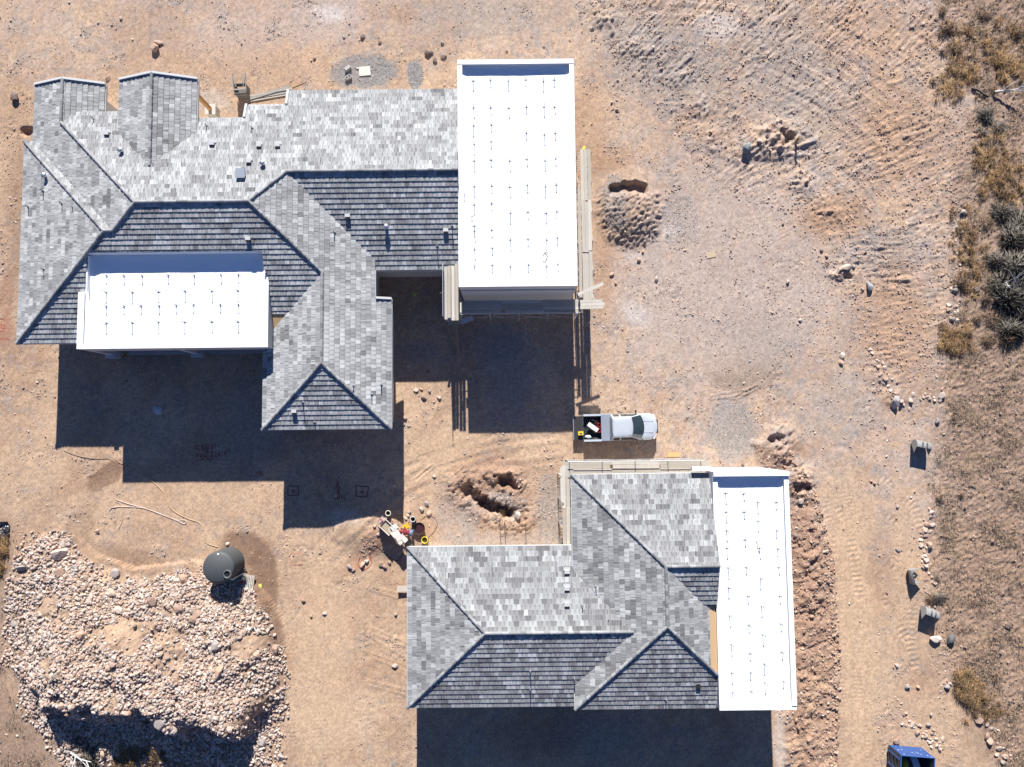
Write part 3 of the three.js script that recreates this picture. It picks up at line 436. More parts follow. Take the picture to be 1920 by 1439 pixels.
  part(house, 'porch_post', box(.26, 4.5, .26, pier[0], 3.15, pier[1]), mat(.45, .25, .09, .75)); part(house, 'post_pier', [box(.75, 1.0, .75, pier[0], .4, pier[1]), box(.85, .08, .85, pier[0], .94, pier[1])], mat(.52, .49, .44, .95));
  part(house, 'porch_slab', [box(4.2, .16, 2.2, -29.9, .2, -25.4), box(.8, 1.0, .8, -29.35, .6, -25.3)], mat(.55, .52, .46, .95));
  // the garage block
  flatBlock(house, gar.x0, gar.x1, gar.z0, gar.z1, -.2, { north: 6.45, south: 6.42, west: 6.42, east: 6.42 }, 6.08, .3, stucco);
  part(house, 'band_moulding', box(gar.x1 - gar.x0 - .1, .35, .08, (gar.x0 + gar.x1) / 2, 5.1, gar.z1 + .042), mat(.5, .49, .48, .9));
  // the patio block: a deep white edge beam on columns, let into the south slope
  const bx = { x0: -31.35, x1: -17.6, z0: -13.25, z1: -6.4 };
  part(house, 'parapet_wall', box(bx.x1 - bx.x0, 1.45, .3, (bx.x0 + bx.x1) / 2, 5.37, bx.z1 - .15), stucco); part(house, 'parapet_cap', box(bx.x1 - bx.x0 + .04, .05, .34, (bx.x0 + bx.x1) / 2, 6.12, bx.z1 - .15), foam);
  for (const [xa, xb, za] of [[bx.x0, bx.x0 + .42, -10.53], [bx.x1 - .3, bx.x1, -11.76]]) { part(house, 'parapet_wall', box(xb - xa, 1.45, bx.z1 - .3 - za, (xa + xb) / 2, 5.37, (za + bx.z1 - .3) / 2), stucco); part(house, 'parapet_cap', box(xb - xa + .04, .06, bx.z1 - .34 - za, (xa + xb) / 2, 6.13, (za + bx.z1 - .34) / 2), foam); }
  part(house, 'flat_roof', foamSheet(-30.58, -17.86, -13.22, bx.z1 - .3, 6.0), foam); part(house, 'flat_roof_edge', box(.36, .06, 4.1, -30.76, 5.98, -8.6), foam); part(house, 'roof_deck', box(13.1, .22, 6.55, -24.4, 5.85, -9.97), ply);
  part(house, 'upstand_wall', box(12.9, .82, .12, -24.23, 6.35, -13.29), foam); part(house, 'upstand_wall', box(.1, .6, 2.6, -30.64, 6.1, -11.86), foam); part(house, 'upstand_wall', box(.1, .6, 1.5, -17.8, 6.1, -12.45), foam);
  part(house, 'patio_ceiling', box(13.0, .1, 6.0, -24.4, 4.68, -9.7), stucco); part(house, 'patio_slab', box(14.2, .14, 6.6, -24.5, .2, -9.9), mat(.42, .40, .37, .95));
  for (const [x, z] of [[-31.86, -6.82], [-25.04, -6.79], [-28.11, -6.82]].slice(0, 2)) { part(house, 'patio_column', box(.42, 4.5, .42, x, 2.4, -6.75), stucco); part(house, 'column_base', [box(.8, .7, .8, x, .5, -6.72), box(.92, .07, .92, x, .885, -6.72)], mat(.5, .5, .5, .9)); }
  for (const x of [-28.9, -22.6]) part(house, 'scupper', box(.22, .12, .06, x, 5.95, bx.z1 + .012), mat(.25, .26, .28, .6));
  // anchors standing on the flat roofs
  pins(house, [[-2.65, -26.07], [-0.04, -26.04], [2.57, -25.97], [-2.62, -24.03], [-0.02, -23.96], [2.58, -24.02], [-2.63, -22.65], [2.59, -21.91], [2.60, -19.94], [-2.60, -21.24], [-2.61, -19.99], [0.01, -19.96], [-2.62, -18.07], [-0.01, -18.00], [2.61, -18.01], [-2.63, -16.71], [-2.64, -15.12], [0.01, -16.05], [2.63, -16.02], [-2.61, -14.73], [-0.01, -14.07], [2.64, -14.04], [-2.62, -13.38], [-2.63, -12.12], [-0.03, -12.09], [2.61, -12.07]], 6.08, pinTall);
  pins(house, [[-1.35, -26.09], [1.26, -26.11], [3.36, -26.08], [-1.36, -24.02], [1.28, -24.03], [3.37, -24.01], [-1.33, -22.72], [1.25, -22.05], [3.38, -22.02], [-1.35, -21.43], [-1.36, -20.06], [1.27, -20.07], [3.39, -20.09], [-1.33, -18.09], [1.29, -18.11], [3.40, -18.12], [-1.35, -16.78], [1.30, -16.11], [3.41, -16.13], [-1.36, -14.79], [1.28, -14.09], [3.42, -14.15], [-1.33, -13.45], [-1.35, -12.19], [1.29, -12.20], [3.43, -12.21], [-3.33, -17.44]], 6.08, pinShort);
  pins(house, [[-29.41, -10.53], [-27.51, -10.51], [-25.61, -10.53], [-23.68, -10.55], [-21.74, -10.53], [-19.84, -10.55], [-29.34, -8.27], [-27.45, -8.28], [-25.56, -8.30], [-23.66, -8.28], [-21.70, -8.30], [-19.80, -8.28]], 6.02, pinTall);
  pins(house, [[-29.41, -11.75], [-28.16, -11.74], [-26.84, -11.72], [-24.94, -11.74], [-23.04, -11.72], [-21.10, -11.74], [-19.82, -11.73], [-29.38, -9.51], [-28.10, -9.50], [-26.86, -9.53], [-25.55, -9.51], [-24.31, -9.54], [-23.04, -9.56], [-21.10, -9.54], [-19.78, -9.53]], 6.02, pinFlag);
  // vents and pipes
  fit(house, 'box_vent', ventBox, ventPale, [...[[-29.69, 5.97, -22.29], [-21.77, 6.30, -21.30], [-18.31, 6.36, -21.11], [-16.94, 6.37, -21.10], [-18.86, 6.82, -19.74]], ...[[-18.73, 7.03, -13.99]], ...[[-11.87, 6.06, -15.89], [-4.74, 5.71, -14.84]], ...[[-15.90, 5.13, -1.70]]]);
  fit(house, 'large_vent', ventBig, zinc, [[-19.25, 7.16, -18.71]]);
  fit(house, 'round_vent', ventRound, zinc, [...[[-28.28, 6.46, -20.82], [-17.80, 6.87, -19.59]], ...[[-9.07, 5.81, -15.14]], ...[[-34.46, 5.44, -19.39]]]);
  fit(house, 'vent_pipe', ventPipe, ventGrey, [...[[-30.99, 5.50, -23.69], [-22.43, 5.75, -22.96], [-19.04, 5.83, -22.72], [-19.05, 7.01, -19.16]], ...[[-34.66, 5.38, -18.32], [-32.85, 5.98, -17.14], [-36.05, 4.91, -17.28], [-34.34, 5.48, -12.39]], ...[[-31.87, 6.09, -16.77]], ...[[-4.26, 5.82, -15.17], [-5.41, 5.37, -13.83]], ...[[-15.22, 5.36, -2.39], [-14.48, 4.88, -0.95]], ...[[-10.26, 5.15, -2.93], [-11.49, 5.56, -3.54], [-9.60, 4.93, -3.64], [-12.85, 6.02, -14.76]]]);
}

// --- the guest house ---
const guest = thing('guest_house', 'smaller house with mottled grey tiled hip roofs and one long white flat roof', 'house');
{
  const xW = -7.8, zN1 = 8.26, zS1 = 19.71, zr = 13.985, hr = 6.108, xr0 = -2.075, E = 4.2, xw = 4.26, zN2 = 3.07, zS2 = 19.74, Eb = 4.75, xp = 10.56, hp = 6.85, zp0 = 9.37, zp1 = 13.44, xv = 8.33, tw = { x0: 14.33, x1: 19.7, z0: 2.91, z1: 19.52 };
  const S = (poly, dir, at, h0, eave) => new Slope(poly, dir, at, h0, eave), up = [0, -1], dn = [0, 1], lf = [-1, 0], rt = [1, 0];
  const east = S([[xp, zp0], [13.39, 12.2], [13.78, 12.2], [13.78, 16.66], [xp, zp1]], rt, 14.33, 5.593); east.deck = [[xp, zp0], [13.39, 12.2], [14.32, 12.2], [14.32, 17.2], [xp, zp1]];
  roofOn(guest, [
    S([[xW, zN1], [xr0, zr], [xv, zr], [xw, 9.91], [xw, zN1]], up, -zN1, E), S([[xW, zN1], [xr0, zr], [xW, zS1]], lf, -xW, E), S([[xr0, zr], [xv, zr], [xw, 18.06], [xw, zS1], [xW, zS1]], dn, zS1, E),
    S([[xw, zN2], [tw.x0, zN2], [tw.x0, zp0], [xp, zp0]], up, -zN2, Eb), S([[xw, zN2], [xp, zp0], [xp, zp1], [xw, zS2], [xw, 18.06], [xv, zr], [xw, 9.91]], lf, -xw, Eb),
    S([[xp, zp1], [tw.x0, 17.21], [tw.x0, zS2], [xw, zS2]], dn, zS2, Eb), east, S([[xp, zp0], [tw.x0, zp0], [tw.x0, 12.2], [13.39, 12.2]], dn, 12.2, 5.907)],
  [ridgeLine(xW, E, zN1, xr0, hr, zr), ridgeLine(xW, E, zS1, xr0, hr, zr), ridgeLine(xr0, hr, zr, xv, hr, zr), ridgeLine(xw, Eb, zN2, xp, hp, zp0), ridgeLine(xp, hp, zp0, tw.x0, hp, zp0), ridgeLine(xp, hp, zp0, xp, hp, zp1), ridgeLine(xp, hp, zp1, xw, Eb, zS2), ridgeLine(xp, hp, zp1, 14.2, 5.637, 17.08)], WEIGHTS_2);
  const wall = (x0, x1, z0, z1, h) => part(guest, 'wall', box(x1 - x0, h, z1 - z0, (x0 + x1) / 2, h / 2, (z0 + z1) / 2), wallMat);
  wall(-7.2, 4.85, 8.86, 19.1, 4.0); wall(4.86, 14.32, 3.67, 19.14, 4.55);
  const fas = (a, b) => edgeBoard(guest, 'fascia_board', a, b, .04, .2, trimWhite, -.13);
  fas([xW - .02, E, zN1], [xW - .02, E, zS1]); fas([xW, E, zN1 - .02], [xw - .03, E, zN1 - .02]); fas([xW, E, zS1 + .02], [xw - .03, E, zS1 + .02]); fas([xw - .02, Eb, zN2], [xw - .02, Eb, 9.8]); fas([xw - .02, Eb, 18.1], [xw - .02, Eb, zS2]); fas([xw, Eb, zN2 - .02], [tw.x0 - .01, Eb, zN2 - .02]); fas([xw, Eb, zS2 + .02], [tw.x0 - .01, Eb, zS2 + .02]);
  flatBlock(guest, tw.x0, tw.x1, tw.z0, tw.z1, -.2, { north: 5.98, south: 5.72, west: 5.72, east: 5.8 }, 5.5, .3, stucco);
  part(guest, 'entry_parapet', [box(1.3, .5, .28, 13.66, 5.0, 2.72)], foam);
  pins(guest, [[15.26, 4.46], [15.26, 5.79], [15.26, 7.12], [15.25, 8.36], [15.29, 9.75], [15.28, 11.14], [15.29, 13.11], [15.34, 15.11], [15.32, 17.07], [15.31, 18.39], [17.54, 5.13], [17.53, 6.46], [17.58, 8.38], [17.58, 10.52], [17.59, 12.47], [17.60, 14.43], [17.64, 16.46], [17.63, 17.75]], 5.5, pinTall);
  pins(guest, [[16.57, 4.51], [16.56, 5.81], [16.57, 7.77], [16.58, 9.73], [16.63, 11.75], [16.64, 13.76], [16.65, 15.72], [16.64, 17.04], [16.63, 18.33], [18.88, 5.15], [18.85, 7.15], [18.88, 8.44], [18.91, 9.75], [18.91, 11.77], [18.91, 13.70], [18.92, 15.67], [18.92, 17.65]], 5.5, pinShort);
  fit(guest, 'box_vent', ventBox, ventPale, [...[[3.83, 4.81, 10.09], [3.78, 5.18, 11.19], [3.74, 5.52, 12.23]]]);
  fit(guest, 'vent_pipe', ventPipe, ventGrey, [...[[4.83, 5.54, 12.27]], ...[[5.84, 5.28, 11.00], [6.63, 5.54, 13.18]], ...[[1.08, 5.15, 16.87], [1.07, 4.69, 18.25], [4.23, 4.94, 17.49]], ...[[10.73, 4.99, 19.01]]]);
  fit(guest, 'roof_hatch', new THREE.BoxGeometry(.3, .1, .3).translate(0, .08, 0), darkMetal, [[12.95, 5.33, 18.00]]);
}

// ---------- stones, rubble and dry plants ----------
function rockGeometry(detail, squash, sharp) {
  const g = new THREE.IcosahedronGeometry(1, detail), p = g.attributes.position, o = rr(0, 99), cut = [];
  for (let i = 0; i < 10; i++) cut.push([V3(rr(-1, 1), rr(-1, 1), rr(-1, 1)).normalize(), rr(.45, .8)]);
  const v = V3();
  for (let i = 0; i < p.count; i++) {
    v.fromBufferAttribute(p, i); v.multiplyScalar(1 + .16 * noise(v.x * 1.7 + o, v.y * 1.7 + v.z));
    for (const [n, d] of cut) { const k = v.dot(n) - d; if (k > 0) v.addScaledVector(n, -k * sharp); }
    p.setXYZ(i, v.x, v.y * squash, v.z);
  }
  g.computeVertexNormals(); return g;
}
const rocks = [...Array(5)].map(() => rockGeometry(1, rr(.62, .85), .92)), pebbles = [...Array(3)].map(() => rockGeometry(0, .7, .8));
const STONES = [[.44, .31, .235], [.50, .375, .295], [.39, .265, .20], [.57, .46, .38], [.33, .23, .175], [.42, .355, .305], [.46, .305, .22], [.31, .27, .245], [.27, .18, .135]];
const RUBBLE = [[.49, .375, .305], [.54, .435, .36], [.43, .315, .25], [.59, .50, .43], [.37, .275, .22], [.46, .395, .35], [.50, .365, .285], [.33, .29, .265], [.28, .205, .16]];
const rockMats = STONES.map((c) => mat(...c, .95)), darkRock = mat(.13, .125, .125, .9), tmpM = new THREE.Matrix4(), tmpQ = new THREE.Quaternion(), tmpE = new THREE.Euler(), tmpC = new THREE.Color();
const roofed = (x, z) => (x > -36.7 && x < -8.9 && z > -26.5 && z < -7) || (x > -18.4 && x < -8.9 && z > -12 && z < -.4) || (x > -17 && x < 4.8 && z > -27.4 && z < -10.6) || (x > -7.8 && x < 19.7 && z > 3.0 && z < 19.7 && !(x < 4.2 && z < 8.3));
function scatter(name, label, category, geo, n, place, colours, jitter = .15) {
  const list = []; for (let tries = 0; list.length < n && tries < n * 30; tries++) { const q = place(); if (q) list.push(q); }
  const m = shade(new THREE.InstancedMesh(geo, new THREE.MeshStandardMaterial({ color: 0xffffff, roughness: .95 }), list.length)); m.name = name;
  list.forEach(([x, z, s, sink = .25, lean = 1], i) => {
    tmpE.set(rr(-.5, .5) * lean, rr(0, 6.283), rr(-.5, .5) * lean); tmpQ.setFromEuler(tmpE); const k = rr(.75, 1.25);
    tmpM.compose(V3(x, groundHeight(x, z) + s * (.5 - sink), z), tmpQ, V3(s * k, s * rr(.8, 1.15), s / k)); m.setMatrixAt(i, tmpM);
    const c = pick(colours), j = rr(1 - jitter, 1 + jitter); m.setColorAt(i, tmpC.setRGB(c[0] * j, c[1] * j, c[2] * j));
  });
  scene.add(m); tag(m, label, category); m.userData.kind = 'stuff'; console.log(name, list.length); return m;
}
const VIEW = () => [rr(-43.5, 43.5), rr(-38, 27.5)];
// loose stones over the whole yard, thicker where the ground is broken
function stoneDensity(x, z) {
  let d = .045 + .8 * sstep(.06, .42, fbm(x * .4 + 70, z * .4, 3)) + .16 * sstep(.1, .5, noise(x * .9, z * .9));
  if (inside(ROAD, x, z) > .3) d *= .12;
  d *= 1 - .8 * sstep(1.2, .6, ellipse(x, z, -15.28, 17.25, 2.6, 9)); d *= 1 - .7 * sstep(1.2, .5, ellipse(x, z, -26.85, 4.70, 8, 2.4));
  if (inside(BERM, x, z) > 0) d += .55; if (inside(DOZED, x, z) > 0) d += .22; if (inside(SCRUB, x, z) > .3) d *= .55;
  d += .8 * sstep(1.5, .7, ellipse(x, z, -1.79, 4.96, 4, 2.4)) + .55 * sstep(1.3, .6, ellipse(x, z, 29.67, 21.77, 1, 1)) + .4 * sstep(1.3, .5, ellipse(x, z, 1.62, 3.73, 3, 3)) + .35 * sstep(1.4, .6, ellipse(x, z, -40.16, -21.53, 1.6, 6)) + .3 * sstep(1.4, .6, ellipse(x, z, 27.71, -9.30, 6, 5)) + .5 * sstep(0, 9, x - 4) * sstep(6, -2, z - 6) * sstep(.1, .5, fbm(x * .7 + 77, z * .7, 4) * 2);
  return d;
}
const seat = (s0, s1, pow) => () => { const [x, z] = VIEW(); if (rnd() > stoneDensity(x, z) || roofed(x, z) || inPile(x, z) > 0) return null; return [x, z, lerp(s0, s1, rnd() ** pow), .32]; };
scatter('loose_stones', 'small tan stones strewn over the bare graded earth', 'stones', pebbles[0], 30000, seat(.025, .075, 2.4), STONES);
scatter('loose_cobbles', 'fist-sized pinkish stones strewn over the bare earth', 'stones', pebbles[1], 5200, seat(.06, .14, 2.6), STONES);
const gravelAt = (list) => () => { const [cx, cz, rx, rz] = pick(list), x = cx + rr(-1, 1) * rx, z = cz + rr(-1, 1) * rz; if (ellipse(x, z, cx, cz, rx, rz) + .3 * noise(x, z) > 1 || roofed(x, z)) return null; return [x, z, rr(.02, .05), .3]; };
scatter('grey_gravel', 'patches of crushed grey gravel on the brown earth', 'gravel', pebbles[2], 9000, gravelAt([[-12.13, -30.07, 2.8, 1.55], [17.56, -0.14, 2.3, 2.7], [-7.79, -29.79, .7, 1.2], [8.45, -18.55, 1, 2.6], [13.87, -16.93, 1.6, 2.4], [2.86, 6.27, 1.2, 3], [30.55, -14.54, 3, 2], [12.70, -30.95, 5, 3], [-0.95, 5.81, 2, 1.2]]), [[.30, .29, .285], [.38, .37, .36], [.22, .215, .215], [.46, .44, .42]]);
scatter('berm_clods', 'clods and stones heaped in a long berm beside the guest house', 'clods', pebbles[0], 2400, () => { const x = rr(...[18.91, 1.79].slice(0, 1), 27.5), z = rr(.5, 27.5), d = inside(BERM, x, z); if (d < -.15 || roofed(x, z)) return null; if (d > .45 && rnd() > .22) return null; if (x < 22 && d < .4) return null; return [x, z, rr(.03, .15) * (rnd() < .2 ? 1.3 : .65), .3]; }, [[.34, .22, .155], [.40, .27, .19], [.30, .18, .125], [.48, .36, .28]]);
scatter('edge_stones', 'stones pushed up along the edge of the dirt road', 'stones', rocks[0], 260, () => { const l = pick([[[33.16, 6.58], [32.63, 8.67], [32.65, 10.75], [32.83, 12.82], [32.54, 14.47]], [[33.14, 18.97], [34.72, 20.61], [36.30, 22.24], [37.40, 24.67], [38.54, 26.48]], [[36.42, -18.47], [36.49, -15.81], [36.08, -12.28], [35.68, -8.78]], [[30.06, 22.38], [32.06, 23.81], [32.85, 24.62]], [[29.30, -6.25], [30.04, -3.65], [31.24, -1.92], [34.28, -2.75]]]), i = Math.floor(rnd() * (l.length - 1)), t = rnd(), x = lerp(l[i][0], l[i + 1][0], t) + rr(-.5, .5), z = lerp(l[i][1], l[i + 1][1], t) + rr(-.5, .5); return [x, z, rr(.05, .2) * (.5 + rnd()), .3]; }, [[.50, .38, .30], [.56, .45, .37], [.42, .30, .23]]);
scatter('dozed_clods', 'small clods left in rows by the dozer across the graded slope', 'clods', pebbles[1], 6000, () => {
  const x = rr(5, 40), z = rr(-38, 0), d = inside(DOZED, x, z); if (d < -.5) return null;
  const zt = clamp((z + 34) / 32), ang = zt < .25 ? .78 : zt < .5 ? .42 : .02, c = Math.cos(ang), s = Math.sin(ang), u = x * c - z * s, v = x * s + z * c;
  if (noise(u * .7, v * 3.1) < rr(.05, .6) || noise(x * .35, z * .35) < rr(-.7, .3)) return null; return [x, z, lerp(.03, .12, rnd() ** 2), .25];
}, [[.36, .24, .17], [.42, .29, .21], [.30, .19, .135], [.50, .38, .30]]);
scatter('scrub_clods', 'dark clods and stones scattered through the dry scrub', 'clods', pebbles[2], 5200, () => { const x = rr(33, 45), z = rr(-38, 28); if (inside(SCRUB, x, z) < .2 || noise(x * .6, z * .6) < rr(-.6, .5)) return null; return [x, z, lerp(.03, .12, rnd() ** 2.4), .25]; }, [[.26, .17, .125], [.32, .22, .165], [.2, .14, .11], [.40, .30, .24]]);
// the rubble pile: hundreds of rocks by themselves, the rest as one mass
const pileSpot = () => { for (;;) { const x = rr(-40.5, -17.5), z = rr(7.3, 27.5); if (inPile(x, z) + .9 * noise(x * .55, z * .55) > rr(-.7, .35)) { if (Math.min(ellipse(x, z, -29.23, 14.74, 2.4, 1.3), ellipse(x, z, -20.31, 15.98, 1.7, .9), ellipse(x, z, -35.91, 12.94, 1.5, .8)) + .45 * noise(x * 1.2, z * 1.2) < .85 && rnd() < .93) continue; const sandy = fbm(x * .33 + 21, z * .33, 3); if (sandy > .27 && rnd() < .88) continue; return [x, z]; } } };
scatter('rubble', 'mass of smaller pinkish rocks filling the rubble pile', 'rubble', rocks[1], 26000, () => { const [x, z] = pileSpot(); return [x, z, lerp(.045, .175, rnd() ** 2.2), .06]; }, RUBBLE, .2);
scatter('rubble_chips', 'chips and pebbles between the rocks of the rubble pile', 'rubble', pebbles[1], 5200, () => { const [x, z] = pileSpot(); return [x, z, lerp(.03, .09, rnd()), .3]; }, RUBBLE, .18);
function rock(x, z, s, name, label, group, m = pick(rockMats), sink = .3, geo = pick(rocks)) {
  const o = solo(name, geo, m, label, 'rock', [x, groundHeight(x, z) + s * (.55 - sink), z], 0, group); o.rotation.set(rr(-.4, .4), rr(0, 6.283), rr(-.4, .4)); o.scale.set(s * rr(.8, 1.3), s * rr(.8, 1.1), s * rr(.8, 1.1)); return o;
}
for (let i = 0; i < 190; i++) { const [x, z] = pileSpot(); rock(x, z, lerp(.17, .36, rnd() ** 2), 'rubble_rock', 'large rock lying among the smaller stones of the rubble pile', 'large rocks of the rubble pile'); }
for (const [x, z, s] of [[-35.60, 9.13, .85], [-38.77, 10.19, .42], [-35.24, 10.47, .42], [-31.22, 10.59, .4], [-27.87, 12.67, .42], [-24.37, 13.60, .46], [-25.66, 13.14, .4], [-32.71, 14.79, .42], [-22.67, 15.81, .42], [-22.15, 17.57, .5], [-19.70, 16.58, .42], [-18.69, 16.60, .4], [-26.28, 21.22, .6], [-28.03, 21.08, .38], [-25.45, 21.82, .38], [-27.56, 24.01, .36]]) rock(x, z, s, 'rubble_rock', 'large rock lying among the smaller stones of the rubble pile', 'large rocks of the rubble pile');
const ROCK = 'lone rock lying on the bare earth of the yard', RG = 'lone rocks in the yard';
for (const [x, z, s] of [[-32.33, -34.90, .22], [-34.24, -34.55, .17], [-31.30, -33.04, .17], [-33.25, -29.66, .3], [8.50, -27.24, .2], [8.88, -26.51, .22], [8.21, -12.80, .28], [10.45, -13.96, .28], [10.77, -14.66, .17], [11.84, -12.36, .25], [8.54, -12.04, .2], [22.45, -12.03, .26], [25.33, -14.60, .24], [28.54, -11.35, .3], [26.62, -5.97, .38], [26.55, -5.41, .26], [19.40, -23.05, .4], [20.43, -23.58, .28], [16.54, -24.52, .2], [22.24, -16.84, .2], [-8.37, -5.56, .26], [-6.74, -4.98, .2], [-7.73, -3.53, .24], [-7.09, -2.96, .3], [-5.89, -2.87, .22], [-7.30, -3.61, .18], [-8.59, -1.31, .28], [-6.61, -3.39, .2], [-20.21, 2.99, .25], [-16.62, 12.97, .24], [-14.93, 13.98, .22], [-15.97, 14.21, .18], [-9.38, 18.05, .28], [-9.34, 14.12, .2], [-22.66, 8.51, .22], [-33.01, 7.44, .26], [-14.11, 4.83, .14], [-17.45, 9.48, .1], [-9.56, 6.97, .16], [-6.29, 3.35, .2], [15.12, 7.44, .1], [28.77, 4.30, .2], [28.52, 4.09, .16], [30.51, 6.13, .2], [30.39, 9.52, .25], [31.97, 4.97, .16], [29.87, -0.22, .16], [29.85, 2.12, .15], [30.63, 20.08, .32], [31.50, 20.09, .24], [29.83, 18.45, .22], [29.59, 24.19, .36], [34.49, -2.66, .42], [34.00, -0.61, .3], [32.85, 9.17, .4], [32.81, 7.62, .34], [33.15, 6.66, .28], [32.56, 10.83, .3], [33.71, 20.07, .32], [35.68, -8.78, .35], [36.02, -11.18, .28], [37.02, -17.58, .36], [35.02, -8.57, .3], [32.39, 22.20, .25], [36.07, 22.65, .36], [36.62, 23.86, .34], [36.80, 24.26, .4], [37.75, 25.87, .32], [32.10, 23.01, .3], [31.24, 23.60, .28], [22.20, 8.27, .2], [22.73, 5.63, .3], [18.37, 2.63, .2], [-0.11, 6.86, .26], [6.98, -33.54, .25], [12.06, -31.87, .22], [12.68, -30.03, .2], [23.37, -8.91, .2], [27.88, -13.25, .22], [25.75, -14.15, .2], [-5.48, -32.52, .26], [-10.72, -32.58, .22], [-0.15, -31.78, .18], [-13.70, -33.07, .2], [-16.13, -31.26, .18]]) rock(x, z, s * .82, 'yard_rock', ROCK, RG);
for (const [x, z, s] of [[-6.72, -31.62, .28], [-6.41, -31.61, .22], [-6.10, -30.92, .24], [-5.39, -31.23, .24], [-40.94, -28.19, .42], [38.69, 15.51, .3], [37.75, -11.17, .3], [-12.14, -33.06, .22]]) rock(x, z, s, 'dark_rock', 'dark brown rock sitting on pale earth', 'dark rocks in the yard', mat(.16, .12, .10, .9));
rock(-29.37, -32.23, .5, 'boulder', 'rounded brown boulder beside a slimmer stone above the gabled porches', undefined, mat(.40, .28, .20, .95), .2);
rock(-29.07, -32.69, .34, 'slab_rock', 'long pale stone leaning by a rounded brown boulder', undefined, mat(.52, .38, .29, .95), .2).scale.set(.48, .22, .2);
rock(32.95, 16.36, .62, 'pale_boulder', 'pale cream boulder beside the dark grey boulder at the grass edge', undefined, mat(.66, .57, .48, .95), .15).scale.set(.34, .4, .5);
rock(34.12, 16.37, .55, 'grey_boulder', 'dark grey boulder in dry grass beside a pale cream boulder', undefined, darkRock, .2).scale.set(.5, .36, .38);
rock(30.59, -2.17, .5, 'split_boulder', 'grey boulder on the broken clods beside the road', undefined, mat(.42, .38, .36, .95), .15);
rock(27.14, -13.17, .9, 'flat_boulder', 'flat pinkish slab of rock over a dark hollow', undefined, mat(.52, .40, .32, .95), .3).scale.set(.65, .25, .35);
rock(29.11, -11.61, .45, 'blue_grey_rock', 'blue-grey rock on the graded slope below a dark hollow', undefined, mat(.30, .32, .34, .9), .2);
rock(19.44, -23.00, .5, 'teal_rock', 'dull green-grey rock at the foot of the dozed slope', undefined, mat(.22, .255, .25, .9), .2);

// dry grass: one tuft of thin bent blades, sown many times
function tuft(blades, h, spread, lean) {
  const pos = [], nor = [];
  for (let i = 0; i < blades; i++) {
    const a = rr(0, 6.283), r = rr(0, spread), x = Math.cos(a) * r, z = Math.sin(a) * r, b = rr(0, 6.283), hh = h * rr(.5, 1.1), L = lean * rr(.3, 1.2) * hh, w = rr(.008, .016), px = -Math.sin(b) * w, pz = Math.cos(b) * w, mx = x + Math.cos(b) * L * .35, mz = z + Math.sin(b) * L * .35, tx = x + Math.cos(b) * L, tz = z + Math.sin(b) * L;
    pos.push(x - px, 0, z - pz, x + px, 0, z + pz, mx + px * .8, hh * .62, mz + pz * .8, x - px, 0, z - pz, mx + px * .8, hh * .62, mz + pz * .8, mx - px * .8, hh * .62, mz - pz * .8, mx - px * .8, hh * .62, mz - pz * .8, mx + px * .8, hh * .62, mz + pz * .8, tx, hh, tz);
    for (let k = 0; k < 9; k++) nor.push(Math.cos(b) * .5, .86, Math.sin(b) * .5);
  }
  const g = new THREE.BufferGeometry(); g.setAttribute('position', new THREE.Float32BufferAttribute(pos, 3)); g.setAttribute('normal', new THREE.Float32BufferAttribute(nor, 3)); return g;
}
function sow(name, label, geo, n, place, colours) {
  const list = []; for (let t = 0; list.length < n && t < n * 40; t++) { const q = place(); if (q) list.push(q); }
  const m = shade(new THREE.InstancedMesh(geo, new THREE.MeshStandardMaterial({ color: 0xffffff, roughness: 1, side: THREE.DoubleSide }), list.length)); m.name = name;
  list.forEach(([x, z, s], i) => { tmpQ.setFromEuler(tmpE.set(rr(-.2, .2), rr(0, 6.283), rr(-.2, .2))); tmpM.compose(V3(x, groundHeight(x, z) - .02, z), tmpQ, V3(s * rr(.9, 1.3), s, s * rr(.9, 1.3))); m.setMatrixAt(i, tmpM); const c = pick(colours), j = rr(.75, 1.2); m.setColorAt(i, tmpC.setRGB(c[0] * j, c[1] * j, c[2] * j)); });
  scene.add(m); tag(m, label, 'dry grass'); m.userData.kind = 'stuff'; console.log(name, list.length); return m;
}
const grassA = tuft(13, .16, .3, 1.3), grassB = tuft(24, .3, .3, 1.2);
const inScrub = () => { const east = rnd() < .85, x = east ? rr(33, 46) : rr(-44, -26), z = east ? rr(-38, 28) : rr(6, 28), d = Math.max(inside(SCRUB, x, z), inside(SCRUB_SW, x, z), inside(GRASS_S, x, z)); if (d + .9 * noise(x * .5, z * .5) < rr(-.4, 1.2)) return null; if (rnd() > .08 + 2.4 * clamp(fbm(x * .45 + 4, z * .45, 4) + .06)) return null; return [x, z, rr(.35, 1.3)]; };
sow('dry_grass', 'short dry grass covering the slope beyond the dirt road', grassA, 9000, inScrub, [[.36, .27, .18], [.30, .215, .155], [.26, .185, .135], [.40, .30, .20], [.33, .24, .17]]);
